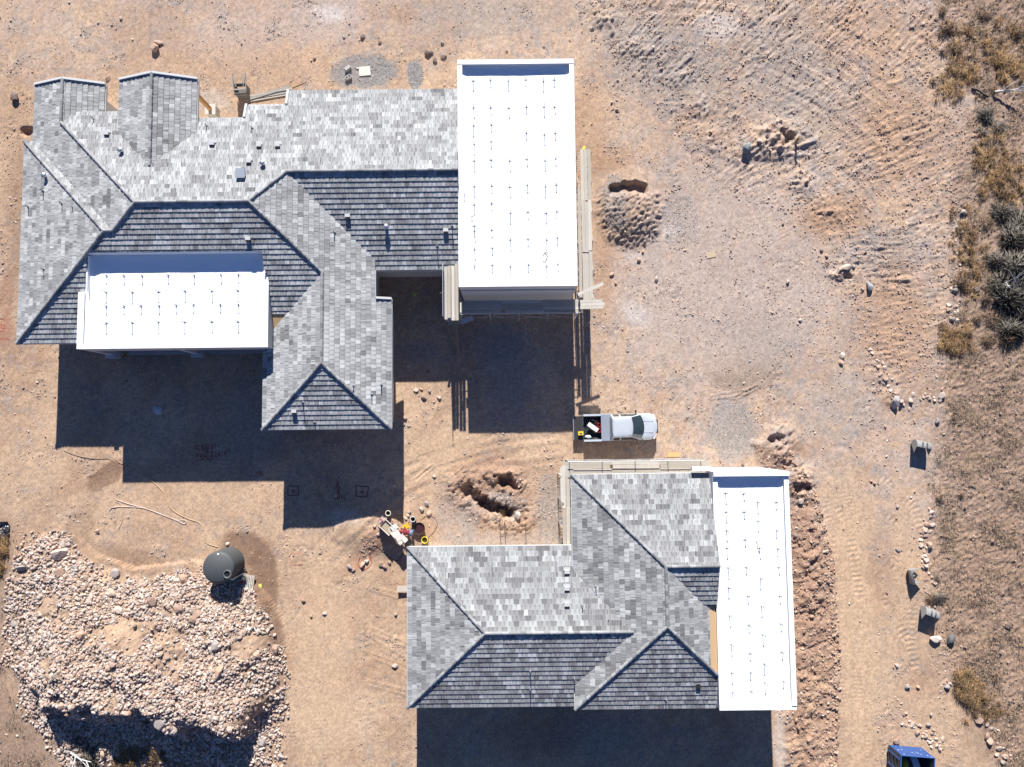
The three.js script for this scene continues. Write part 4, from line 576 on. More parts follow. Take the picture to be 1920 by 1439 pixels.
sow('straw_grass', 'taller straw coloured grass in clumps along the edge of the yard', grassB, 1500, () => { const [cx, cz, rx, rz] = pick([[39.34, -31.58, 4, 2.6], [36.97, -28.85, 2, 2], [40.12, -22.02, 2.4, 2.6], [37.26, -14.03, 1.6, 4.2], [36.16, 21.03, 1.8, 1.8], [35.16, 20.21, .8, 1.6], [35.80, -7.04, 1.4, 1.4], [40.42, -19.77, 2, 2], [-29.30, 24.79, 2.6, 1.2], [-40.61, 9.16, .5, 1.6], [41.89, -29.71, 1.5, 1.5]]), x = cx + rr(-1, 1) * rx, z = cz + rr(-1, 1) * rz; return ellipse(x, z, cx, cz, rx, rz) + .7 * noise(x * .8, z * .8) + .5 * noise(x * 2, z * 2) < rr(.2, 1.1) ? [x, z, rr(.7, 1.35)] : null; }, [[.39, .235, .105], [.34, .20, .09], [.28, .17, .085], [.42, .28, .14], [.22, .14, .085]]);
// shrubs: a dome of fine twigs over a few stems
const twigs = (n, r, h, w) => { const pos = [], nor = [];
  for (let i = 0; i < n; i++) { const a = rr(0, 6.283), e = Math.acos(rr(.05, 1)), k = rr(.25, .85), d = V3(Math.sin(e) * Math.cos(a), Math.cos(e), Math.sin(e) * Math.sin(a)), p = V3(d.x * r * k, d.y * h * k, d.z * r * k), q = V3(d.x * r, d.y * h, d.z * r).multiplyScalar(k + rr(.15, .5)).add(V3(rr(-.16, .16), rr(-.05, .12), rr(-.16, .16))), s = V3(rr(-1, 1), rr(-.4, .4), rr(-1, 1)).normalize().multiplyScalar(w * rr(.6, 1.5)); pos.push(p.x - s.x, p.y - s.y, p.z - s.z, p.x + s.x, p.y + s.y, p.z + s.z, q.x, q.y, q.z); for (let j = 0; j < 3; j++) nor.push(d.x * .6, .6 + d.y * .4, d.z * .6); }
  const g = new THREE.BufferGeometry(); g.setAttribute('position', new THREE.Float32BufferAttribute(pos, 3)); g.setAttribute('normal', new THREE.Float32BufferAttribute(nor, 3)); return g; };
const crowns = [twigs(520, .8, .55, .016), twigs(420, .7, .65, .014), twigs(600, .95, .42, .017), twigs(360, .6, .5, .016)];
const thicket = twigs(1500, .95, .6, .02);
const stemsGeo = mergeGeometries([...Array(9)].map((_, i) => { const a = i * .698 + rr(-.2, .2), r = rr(.25, .5); return rod([0, -.05, 0], [Math.cos(a) * r, rr(.3, .5), Math.sin(a) * r], .012, 5); }));
const shrubMats = { golden: mat(.38, .22, .095, 1, { side: THREE.DoubleSide }), brown: mat(.24, .16, .105, 1, { side: THREE.DoubleSide }), grey: mat(.25, .235, .21, 1, { side: THREE.DoubleSide }), dark: mat(.19, .17, .145, 1, { side: THREE.DoubleSide }) }, woodDark = mat(.10, .08, .065, 1), woodPale = mat(.52, .50, .48, .9);
function shrub(x, z, s, kind, label, group) { if (kind === 'golden') s *= .72; const o = thing('shrub', label, 'shrub', onGround(x, z, -.03), rr(0, 6.283), group); o.scale.set(s * rr(.7, 1.2), s * rr(.6, 1.0) * (kind === 'golden' ? .7 : 1), s * rr(.7, 1.1)); part(o, 'crown', kind === 'dark' ? thicket : pick(crowns), shrubMats[kind]); if (kind === 'dark') o.scale.multiplyScalar(1.1); part(o, 'stem', stemsGeo, woodDark); }
for (const [x, z, s] of [[38.31, -32.97, 1.3], [39.80, -31.80, 1.2], [40.59, -30.19, 1.3], [37.49, -30.22, .9], [39.48, -22.47, 1.3], [40.69, -20.66, 1.2], [38.98, -21.35, 1.0], [37.55, -15.35, 1.1], [37.02, -13.59, 1.0], [37.81, -12.26, 1.1], [36.42, 20.02, .9], [35.75, 20.82, .8], [35.58, -7.05, .6], [41.73, -30.63, 1]]) shrub(x, z, s, 'golden', 'low golden brown shrub at the edge of the graded earth', 'golden shrubs along the slope');
for (const [x, z, s] of [[36.54, -33.22, 1.1], [36.17, -34.61, .9], [37.11, -31.37, 1], [39.50, -34.34, 1], [42.31, -32.93, 1.1], [40.38, -19.10, 1.2], [38.93, -16.67, 1], [36.49, -11.84, 1], [38.37, -10.50, 1.1], [38.91, -8.75, 1.1], [39.89, -7.00, 1.3], [38.38, -7.02, 1], [37.62, -8.76, .9], [32.80, 13.44, .7], [35.55, 5.34, .7], [33.85, 5.54, .5], [-40.97, 10.61, .8], [40.02, -27.90, .9]]) shrub(x, z, s, 'brown', 'dull brown dry shrub among the dry grass', 'brown shrubs along the slope');
for (const [x, z, s] of [[39.43, -25.41, 1.1], [38.93, -24.28, 1], [40.27, -24.72, 1.2], [33.44, 13.24, .8], [33.31, 11.79, .6], [39.41, -11.37, .55], [-33.69, 23.35, 1.1], [-32.84, 23.96, 1.2], [-37.52, 15.19, .7], [33.92, 5.75, .5]]) shrub(x, z, s, 'grey', 'grey leafless shrub of fine twigs', 'grey shrubs');
for (const [x, z, s] of [[41.03, -15.31, 1.7], [41.12, -13.11, 1.8], [40.31, -10.48, 1.6], [41.31, -9.16, 1.6], [39.62, -13.56, 1.2], [40.29, -17.54, 1.1], [41.45, -11.35, 1.7], [39.96, -11.80, 1.4], [40.37, -7.86, 1.3], [41.62, -16.42, 1.5], [-33.02, 24.96, 1.2], [39.24, -25.87, .8]]) shrub(x, z, s, 'dark', 'dark tangled shrub with charred looking twigs', 'dark tangled shrubs');
// fallen dead wood: a trunk that forks and forks again
function deadWood(x, z, turn, s, label) {
  const o = thing('dead_tree', label, 'dead tree', onGround(x, z, .1), turn), limbs = [];
  const grow = (p, d, L, r, n) => { const pts = [p]; let q = p.clone(), e = d.clone(); for (let i = 0; i < 4; i++) { e.add(V3(rr(-.28, .28), rr(-.16, .2), rr(-.28, .28))).normalize(); q = q.clone().addScaledVector(e, L / 4); q.y = Math.max(q.y, .05); pts.push(q); }
    const rings = pts.map((c, i) => { const k = r * (1 - .62 * i / 4), t = e.clone(), a = V3(0, 1, 0).cross(t).normalize(), b = t.cross(a).normalize(); return [...Array(6)].map((_, j) => { const f = j * 1.0472; return c.clone().addScaledVector(a, Math.cos(f) * k).addScaledVector(b, Math.sin(f) * k).toArray(); }); }); limbs.push(loft(rings));
    if (n > 0) for (let k = 0; k < 3; k++) grow(pts[1 + k], e.clone().add(V3(rr(-.8, .8), rr(-.1, .5), rr(-.8, .8))).normalize(), L * rr(.5, .75), r * .5, n - 1); };
  grow(V3(0, .15, 0), V3(1, .15, .1).normalize(), 1.7 * s, .07 * s, 2); part(o, 'trunk', limbs[0], woodPale); limbs.slice(1).forEach((g) => part(o, 'branch', g, woodPale)); return o;
}
deadWood(40.06, -27.66, .25, 1.3, 'bleached fallen branch forking over grey brush by the graded slope'); deadWood(40.14, -12.54, .45, 1.5, 'pale dead branches sprawling over the dark tangled shrubs'); deadWood(41.42, -11.00, 2.9, 1.4, 'dead branches bleached white reaching out of the dark thicket'); deadWood(-34.25, 24.17, -.5, 1.2, 'bleached dead branches below the rubble pile');
tag(solo('log', mergeGeometries([tube([[-.5, .1, -.2], [-.1, .16, -.05], [.35, .14, .25], [.8, .1, .5]], .1, 8)]), woodDark, 'charred log end beside the bleached fallen branch', 'log', onGround(38.78, -27.83)), 'charred log end beside the bleached fallen branch', 'log');

// ---------- scaffolds ----------
const boardTex = grainTexture(256, [[8, .5], [40, .5]], .22, .12), boards = [[.62, .57, .48], [.55, .51, .44], [.66, .62, .54], [.50, .45, .37]].map((c) => new THREE.MeshStandardMaterial({ color: rgb(...c), roughness: .95, map: boardTex })), steel = mat(.48, .48, .47, .6, { metalness: .3 }), shadedBoard = mat(.15, .135, .115, .95);  // the leaning boards get a dark tone with their shade mixed in
function deck(o, a, b, h, across, count, w = .245, seg = 3.9, gap = .015) {      // planks from a to b, side by side
  const dx = b[0] - a[0], dz = b[1] - a[1], L = Math.hypot(dx, dz), ux = dx / L, uz = dz / L, px = -uz * across, pz = ux * across, n = Math.max(1, Math.round(L / seg));
  for (let k = 0; k < count; k++) for (let i = 0; i < n; i++) {
    const s0 = i * L / n + rr(-.12, .12) + (k % 2) * .08, s1 = (i + 1) * L / n + rr(-.05, .18), q = (k + .5) * (w + gap) + rr(-.012, .012), y = h + (i % 2) * .045 + rr(0, .01), sk = rr(-.02, .02);
    part(o, 'plank', plankBetween([a[0] + ux * s0 + px * q, y, a[1] + uz * s0 + pz * q], [a[0] + ux * s1 + px * (q + sk), y + rr(-.01, .01), a[1] + uz * s1 + pz * (q + sk)], w * rr(.94, 1), .042), pick(boards));
  }
}
function frames(o, a, b, depth, h, n, rail, lift = .9) {                         // welded frames with cross braces and a guard rail on the open side
  const dx = b[0] - a[0], dz = b[1] - a[1], L = Math.hypot(dx, dz), ux = dx / L, uz = dz / L, px = -uz * depth, pz = ux * depth, at = (s, d, y) => [a[0] + ux * s + px * d, y, a[1] + uz * s + pz * d];
  for (let i = 0; i <= n; i++) {
    const s = i * L / n, g = groundHeight(a[0] + ux * s, a[1] + uz * s) - .1;
    for (const d of [0, 1]) part(o, 'post', rod(at(s, d, g), at(s, d, h + (d === rail ? lift : -.02)), .028, 8), steel);
    for (let y = h - .06; y > .5; y -= .5) part(o, 'rung', rod(at(s, 0, y), at(s, 1, y), .02), steel);
    if (i < n) for (const d of [0, 1]) for (let y = h - .3; y > 1; y -= 2) { const e = (i + 1) * L / n; part(o, 'cross_brace', rod(at(s, d, y), at(e, d, Math.max(.3, y - 1.5)), .014, 5), steel); part(o, 'cross_brace', rod(at(e, d, y), at(s, d, Math.max(.3, y - 1.5)), .014, 5), steel); }
  }
  if (lift > .5) for (const y of [h + .5, h + .88]) part(o, 'guard_rail', rod(at(-.15, rail, y), at(L + .15, rail, y + rr(-.02, .02)), .024, 8), steel);
}
{
  let o = thing('scaffold', 'plank scaffold along the outer side wall of the garage block', 'scaffold', [0, 0, 0], 0, 'mason scaffolds');
  frames(o, [6.22, -21.2], [6.22, -9.9], 1.05, 4.38, 5, 0, .3); deck(o, [6.16, -21.5], [6.16, -9.75], 4.4, 1, 3, .25, 3.9); deck(o, [5.36, -18.4], [5.36, -10.2], 4.36, 1, 1, .24, 4.2);
  deck(o, [5.1, -9.85], [6.75, -9.9], 4.75, 1, 3, .23, 2); part(o, 'plank', plankBetween([4.95, 4.95, -10.2], [6.85, 4.98, -11.0], .24, .042), boards[2]);
  o = thing('scaffold', 'shaded plank scaffold along the open front wall of the garage block', 'scaffold', [0, 0, 0], 0, 'mason scaffolds');
  frames(o, [-3.9, -9.05], [5.1, -9.05], -1.15, 2.98, 4, 0, 1.0); deck(o, [-3.7, -10.2], [5.4, -10.22], 3.0, 1, 4, .25, 3.2);
  o = thing('scaffold', 'short plank scaffold in the inner corner between garage block and tiled wing', 'scaffold', [0, 0, 0], 0, 'mason scaffolds');
  frames(o, [-4.98, -12.4], [-4.98, -8.7], -1.05, 4.95, 2, 0, .55); deck(o, [-3.9, -12.55], [-3.9, -8.5], 5.0, 1, 4, .25, 4.5); deck(o, [-3.86, -9.9], [-3.86, -9.1], 4.3, -1, 1, .26, 1);
  part(o, 'leaning_board', plankBetween([-4.75, .3, -6.3], [-5.25, 4.2, -10.6], .2, .05), shadedBoard); part(o, 'leaning_board', plankBetween([-4.25, .3, -6.3], [-4.2, 4.4, -9.0], .2, .05), shadedBoard);
  o = thing('scaffold', 'weathered plank scaffold along the side eave of the guest house', 'scaffold', [0, 0, 0], 0, 'mason scaffolds');
  frames(o, [3.55, 3.2], [3.55, 8.8], -.95, 3.75, 3, 0, .25); deck(o, [4.5, 2.45], [4.5, 8.75], 3.8, 1, 3, .27, 2.6); deck(o, [3.72, 2.6], [3.72, 5.2], 3.9, 1, 1, .22, 2.4);
  o = thing('scaffold', 'weathered plank scaffold along the back eave of the guest house below the truck', 'scaffold', [0, 0, 0], 0, 'mason scaffolds');
  frames(o, [4.2, 2.15], [14.0, 2.15], .95, 3.7, 4, 0, .6); deck(o, [3.6, 2.15], [14.6, 2.2], 3.75, 1, 4, .25, 3.7);
  tag(solo('metal_sheet', box(.95, .05, .42, 0, 0, 0), mat(.62, .64, .68, .5), 'grey metal panel lying at the foot of the inner corner scaffold', 'panel', onGround(-3.52, -9.07, .8), .3), 'grey metal panel lying at the foot of the inner corner scaffold', 'panel').rotation.z = .1;
}

// ---------- the pickup ----------
{
  const o = thing('pickup_truck', 'silver white extended-cab pickup truck with its tailgate down', 'pickup truck', [8.40, -0.38].reduce((s, v, i) => (i ? [s[0], groundHeight(s[0], v), v] : [v]), []), .012);
  const paint = new THREE.MeshPhysicalMaterial({ color: rgb(.60, .64, .67), roughness: .32, metalness: .25, clearcoat: .8, clearcoatRoughness: .15 }), black = mat(.03, .03, .032, .6), liner = mat(.025, .026, .03, .85), glass = new THREE.MeshPhysicalMaterial({ color: rgb(.03, .045, .05), roughness: .06, clearcoat: 1 }), chrome = mat(.6, .61, .62, .25, { metalness: .9 }), grey = mat(.48, .52, .56, .4, { metalness: .6 });
  o.scale.setScalar(1.055);
  const W = 1.0;
  // plan outline of a body level: straight sides, rounded nose
  const outline = (y, x0, x1, w, nose, corner) => { const p = []; const n = 14; for (let i = 0; i <= n; i++) { const t = -1 + 2 * i / n, z = t * w, e = Math.pow(Math.abs(t), 3); p.push([x1 - nose * t * t - corner * e, y, z]); } p.push([x0 + .05, y, w], [x0, y, w - .06], [x0, y, -w + .06], [x0 + .05, y, -w]); return p; };
  const bodyRings = [outline(.42, -.62, 2.78, W * .93, .16, .3), outline(.55, -.62, 2.90, W, .18, .32), outline(.9, -.62, 2.88, W, .2, .36), outline(1.0, -.62, 2.82, W * .985, .2, .4), outline(1.08, -.62, 2.68, W * .93, .2, .42), outline(1.13, -.62, 2.45, W * .82, .2, .4), outline(1.145, -.62, 2.2, W * .6, .15, .3)];
  part(o, 'body', loft(bodyRings.map((r) => r)), paint);
  part(o, 'hood_ridge', [box(1.0, .02, .05, 2.0, 1.152, -.42, 0, 0, -.03), box(1.0, .02, .05, 2.0, 1.152, .42, 0, 0, -.03)].slice(0, 1), paint); part(o, 'hood_ridge', box(1.0, .02, .05, 2.0, 1.152, .42, 0, 0, -.03), paint);
  // cab: beltline to roof, leaning in on every side
  const cabRing = (y, x0, x1, w, bow, r) => { const p = []; for (let i = 0; i <= 8; i++) { const t = -1 + i / 4; p.push([x1 - bow * t * t, y, t * (w - r * .2)]); } p.push([x0 + .12, y, w]); for (let i = 8; i >= 0; i--) { const t = -1 + i / 4; p.push([x0 + .03 * t * t, y, t * (w - r)]); } p.push([x0 + .12, y, -w]); return p; };
  part(o, 'cab', loft([cabRing(1.05, -.68, 1.96, .98, .26, .04), cabRing(1.2, -.68, 1.80, .95, .26, .04), cabRing(1.72, -.62, .90, .76, .12, .05), cabRing(1.80, -.58, .78, .735, .1, .06), cabRing(1.845, -.48, .62, .64, .08, .1), cabRing(1.86, -.3, .4, .4, .05, .1)]), paint);
  const strip = (r0, r1, off) => { const pos = [], idx = []; r0.forEach((p, i) => { pos.push(...p, ...r1[i]); if (i) { const a = i * 2; idx.push(a - 2, a, a - 1, a - 1, a, a + 1); } }); const g = new THREE.BufferGeometry(); g.setAttribute('position', new THREE.Float32BufferAttribute(pos, 3)); g.setIndex(idx); g.computeVertexNormals(); return g.translate(...off); };
  const arc = (y, x1, w, bow) => [...Array(11)].map((_, i) => { const t = -1 + i / 5; return [x1 - bow * t * t, y, t * w]; });
  part(o, 'windshield', strip(arc(1.2, 1.80, .88, .26), arc(1.73, .90, .71, .12), [.03, .02, 0]), glass);
  part(o, 'rear_window', strip([[-.72, 1.25, -.78], [-.72, 1.25, .78]], [[-.665, 1.66, -.66], [-.665, 1.66, .66]], [-.012, 0, 0]), glass);
  for (const s of [-1, 1]) {
    part(o, 'front_window', strip([[.05, 1.24, s * .94], [1.40, 1.24, s * .94]], [[.05, 1.66, s * .785], [.84, 1.66, s * .785]], [0, .012, s * .012]), glass); part(o, 'rear_side_window', strip([[-.52, 1.24, s * .94], [-.06, 1.24, s * .94]], [[-.5, 1.66, s * .785], [-.06, 1.66, s * .785]], [0, .012, s * .012]), glass);
    const mir = part(o, 'mirror', [box(.12, .17, .2, 1.22, 1.24, s * 1.14), box(.05, .05, .14, 1.22, 1.2, s * 1.0)], black); part(mir, 'mirror_glass', box(.012, .13, .15, 1.153, 1.24, s * 1.14), chrome);
    part(o, 'headlight', box(.16, .16, .36, 2.62, .86, s * .74, s * -.42), mat(.7, .72, .74, .1)); part(o, 'taillight', box(.05, .4, .12, -2.62, .85, s * .93), mat(.4, .02, .02, .3)); part(o, 'door_handle', box(.16, .03, .03, .1, 1.0, s * 1.008), chrome);
    // the bed sides with a rolled rail
    part(o, 'bed_side', [box(2.02, .56, .09, -1.63, .76, s * .955), box(2.06, .05, .15, -1.63, 1.065, s * .945)], paint);
    for (const x of [1.86, -1.72]) { const wh = part(o, 'wheel', new THREE.CylinderGeometry(.23, .23, .26, 18).rotateX(Math.PI / 2).translate(x, .38, s * .86), chrome), t = new THREE.TorusGeometry(.30, .1, 10, 24).scale(1, 1, 1.25).translate(x, .38, s * .86); part(wh, 'tyre', t, black); }
  }
  part(o, 'bed_floor', box(2.0, .06, 1.82, -1.63, .55, 0), liner); for (let i = -4; i <= 4; i++) part(o, 'bed_rib', box(1.96, .02, .07, -1.63, .59, i * .19), liner);
  part(o, 'bed_liner', [box(.03, .46, 1.8, -.66, .8, 0), box(1.96, .46, .03, -1.63, .8, .892), box(1.96, .46, .03, -1.63, .8, -.892)].slice(0, 1), liner); part(o, 'bed_liner', box(1.96, .46, .03, -1.63, .8, .892), liner); part(o, 'bed_liner', box(1.96, .46, .03, -1.63, .8, -.892), liner);
  part(o, 'tool_box', [box(.62, .36, 1.8, -1.02, .92, 0), box(.68, .05, 1.96, -1.02, 1.125, 0)], grey); const tg = part(o, 'tailgate', [box(.68, .07, 1.78, -3.02, .6, 0, 0, 0, .02)], liner); part(tg, 'tailgate_edge', box(.05, .09, 1.8, -3.38, .595, 0), grey);
  part(o, 'bumper', box(.16, .22, 1.86, -2.72, .46, 0), chrome); part(o, 'front_bumper', loft([outline(.4, 2.3, 2.86, .98, .18, .3), outline(.6, 2.3, 2.93, 1.0, .18, .32)]), grey); part(o, 'grille', box(.08, .22, 1.0, 2.86, .82, 0), black); part(o, 'undercarriage', box(4.6, .2, 1.5, -.1, .42, 0), black); for (const z of [-.3, .3]) part(o, 'wiper', rod([1.80, 1.235, z], [1.45, 1.47, z * .2 + .25], .012, 5), black);
  const bx = o.position.x, by = o.position.y, bz = o.position.z, put = (x, y, z) => [bx + x * 1.055, by + y * 1.055, bz + z * 1.055];
  tag(solo('foam_board', box(.92, .12, .34), mat(.72, .71, .68, .8), 'long white box lying across the truck bed', 'box', put(-1.95, .92, -.02), -.62), 'long white box lying across the truck bed', 'box').rotation.z = -.08;
  const crate = thing('tool_case', 'yellow tool case standing on the lowered tailgate', 'tool case', put(-2.86, .64, .42), .05); part(crate, 'case', box(.42, .24, .3, 0, .12, 0), mat(.75, .53, .03, .5)); part(crate, 'handle', box(.2, .04, .05, 0, .27, 0), mat(.05, .05, .05, .6)); part(crate, 'sticker', box(.13, .006, .1, .06, .245, .07), mat(.75, .45, .35, .6));
  const pail = (x, z, r, c, label) => { const b = thing('bucket', label, 'bucket', put(x, .6, z), rr(0, 6)); part(b, 'pail', new THREE.LatheGeometry([[0, .012], [r * .82, .012], [r, .36], [r + .015, .37], [r + .015, .34], [r + .002, .335], [r * .84, 0], [0, 0]].map((p) => new THREE.Vector2(...p)), 20), mat(...c, .5)); part(b, 'handle', tube([[-r, .34, 0], [-r * .6, .4, .1], [r * .6, .4, .1], [r, .34, 0]], .008, 5, .05), darkMetal); return b; };
  pail(-1.5, -.18, .15, [.55, .03, .03], 'red bucket in the truck bed against the tool box, beside the brown one'); pail(-1.5, .22, .16, [.5, .025, .04], 'red bucket in the truck bed in front of a wire coil'); pail(-1.72, -.22, .14, [.22, .12, .06], 'brown bucket in the truck bed between white box and red bucket');
  tag(solo('wire_coil', new THREE.TorusGeometry(.12, .035, 8, 20).rotateX(Math.PI / 2), mat(.35, .28, .1, .6), 'coil of yellowish wire on the truck bed beside the red buckets', 'coil', put(-1.78, .63, .3)), 'coil of yellowish wire on the truck bed beside the red buckets', 'coil');
  tag(solo('plastic_bag', rockGeometry(2, .5, .6).scale(.3, .22, .17), mat(.62, .70, .66, .5), 'crumpled pale green plastic bag along the near side of the truck bed', 'bag', put(-2.3, .66, .72)), 'crumpled pale green plastic bag along the near side of the truck bed', 'bag');
  tag(solo('pipe_offcut', rod([-.25, .05, -.08], [.2, .09, .06], .03, 8), mat(.45, .46, .48, .5), 'short grey pipe in the truck bed behind the white box', 'pipe', put(-1.75, .62, -.5)), 'short grey pipe in the truck bed behind the white box', 'pipe');
}

// ---------- the water tank ----------
{
  const [x, z] = [-22.49, 9.97], o = thing('water_tank', 'dark grey upright plastic water tank beside the rubble pile', 'water tank', [x, groundHeight(x, z) - .02, z]), skin = mat(.068, .074, .077, .65), rim = mat(.095, .102, .104, .6);
  const prof = [[0, 0], [1.2, 0], [1.21, .06]]; for (let i = 0; i < 9; i++) { const y = .12 + i * .215; prof.push([1.205, y], [1.205, y + .15], [1.17, y + .165], [1.17, y + .2]); } prof.push([1.205, 2.08], [1.2, 2.14], [1.12, 2.24], [1.0, 2.29], [.7, 2.40], [.35, 2.47], [0, 2.49]);
  part(o, 'shell', new THREE.LatheGeometry(prof.map((p) => new THREE.Vector2(...p)), 56), skin);
  const mx = [-21.71, 10.44], px = mx[0] - x, pz = mx[1] - z, r = Math.hypot(px, pz), my = 2.29 + (1 - r) * .3;
  part(o, 'manway', new THREE.LatheGeometry([[.2, -.1], [.33, -.1], [.33, .1], [.3, .13], [.2, .13], [.2, -.1]].map((p) => new THREE.Vector2(...p)), 28).translate(px, my, pz), rim); part(o, 'manway_opening', new THREE.CylinderGeometry(.2, .2, .02, 24).translate(px, my + .05, pz), mat(.006, .006, .007, .9));
  part(o, 'fill_pipe', tube([[.95, 2.3, .75], [1.1, 2.32, .9], [1.27, 2.1, .8], [1.26, 1.0, .8], [1.3, .1, .8]], .025, 8), mat(.13, .135, .13, .6)); part(o, 'outlet', rod([1.15, .2, .45], [1.42, .2, .55], .05, 10), darkMetal);
  for (let i = 0; i < 5; i++) part(o, 'brand_mark', box(.11, .03, .10, -.28 + i * .13 + .16, 2.27 - Math.abs(i - 1) * .01, -1.03 + .02 * Math.abs(i - 1), rr(-.3, .3), -.4), mat(.75, .77, .78, .6));
  const p = thing('pallet', 'weathered wooden pallet lying beside the water tank', 'pallet', onGround(-20.93, 11.52, .02), -.12), wood = boards[1];
  for (let i = 0; i < 8; i++) part(p, 'slat', box(.09, .025, 1.25, -.46 + i * .131, .13, 0), pick(boards)); for (const s of [-1, 0, 1]) part(p, 'stringer', box(1.02, .1, .09, 0, .065, s * .55), wood);
  const pump = thing('water_pump', 'small black pump with a red cap standing on the pallet', 'pump', onGround(-21.31, 11.44, .17), .6); part(pump, 'engine', [box(.3, .22, .24, 0, .13, 0), new THREE.CylinderGeometry(.1, .1, .2, 14).rotateZ(1.57).translate(.24, .12, 0)], darkMetal); part(pump, 'fuel_cap', box(.16, .08, .14, -.06, .29, 0), mat(.55, .03, .05, .5)); part(pump, 'frame', [rod([-.2, 0, -.16], [-.2, .34, -.16], .015), rod([-.2, .34, -.16], [.2, .34, -.16], .015), rod([.2, .34, -.16], [.2, 0, -.16], .015)], steel); part(pump, 'hose', tube([[.34, .12, 0], [.5, .16, -.2], [.42, .14, -.55], [.1, .1, -.7]], .03, 8), mat(.16, .16, .145, .7));
  tag(solo('round_lid', new THREE.CylinderGeometry(.15, .155, .035, 24), mat(.62, .66, .12, .5), 'round yellow green bucket lid on damp soil by the pallet', 'lid', onGround(-20.04, 11.82, .03)), 'round yellow green bucket lid on damp soil by the pallet', 'lid');
}
// ---------- hoses and pipes on the ground ----------
const hoseMat = mat(.48, .33, .20, .7);
function lay(name, pts, r, m, label, category) { return solo(name, tube(pts.map(([x, z]) => onGround(x, z, r * .9)), r, 7, .12), m, label, category); }
lay('garden_hose', [[-31.52, 1.94], [-30.52, 2.46], [-29.23, 3.19], [-27.92, 4.35], [-27.17, 5.74], [-25.96, 6.47], [-24.90, 6.90], [-24.54, 7.66], [-24.31, 8.41], [-23.46, 8.75]], .032, hoseMat, 'long tan garden hose winding from the house shade to the water tank', 'hose');
lay('garden_hose', [[-35.90, 1.01], [-34.81, 1.44], [-33.31, 1.71], [-32.25, 1.72], [-31.81, 2.02]], .026, mat(.2, .15, .11, .7), 'short dark hose on bare earth at the corner of the house shadow', 'hose');
lay('pipe_length', [[-31.64, 4.94], [-30.66, 5.29], [-29.38, 5.64], [-28.09, 6.11], [-26.81, 6.63], [-26.04, 6.93], [-26.00, 6.68], [-26.72, 6.63]], .03, mat(.55, .43, .36, .6), 'bent tan pipe with a hooked end, upper of the crossed pair', 'pipe');
lay('pipe_length', [[-32.13, 5.82], [-31.96, 5.61], [-30.65, 5.54], [-29.29, 5.68], [-27.88, 6.20], [-26.59, 6.67]], .03, mat(.55, .43, .36, .6), 'bent tan pipe with a hooked end, lower of the crossed pair', 'pipe');
lay('pipe_length', [[-31.73, 5.07], [-31.25, 5.32], [-31.06, 6.00], [-31.13, 6.75], [-31.37, 7.25]], .024, mat(.46, .36, .28, .6), 'short kinked pipe crossing the pair of tan pipes', 'pipe');
lay('suction_hose', [[-19.80, 13.52], [-20.14, 13.84], [-20.21, 14.34], [-19.99, 14.83], [-19.82, 15.16]], .05, mat(.58, .56, .50, .7), 'curved pale hose on damp soil at the edge of the rubble pile', 'hose');
lay('power_cable', [[-11.42, 8.88], [-10.91, 8.72], [-10.28, 9.26], [-9.85, 9.69], [-9.22, 9.98], [-8.80, 9.49], [-8.67, 9.07]], .02, mat(.05, .045, .04, .6), 'dark cable snaking between work table and stone heap', 'cable');
lay('power_cable', [[-7.31, 6.79], [-6.89, 6.50], [-6.26, 6.67], [-6.05, 7.22], [-6.39, 7.84], [-6.89, 8.26]], .016, mat(.06, .05, .05, .6), 'thin dark cable looping from the mixing drum to the yellow pail', 'cable');
lay('wire_loop', [[-12.17, 9.66], [-12.30, 10.08], [-12.04, 10.62], [-11.54, 10.50], [-11.24, 10.09], [-11.41, 9.54]], .022, mat(.50, .07, .04, .6), 'loop of red wire around pink stones beside the guest house', 'wire');

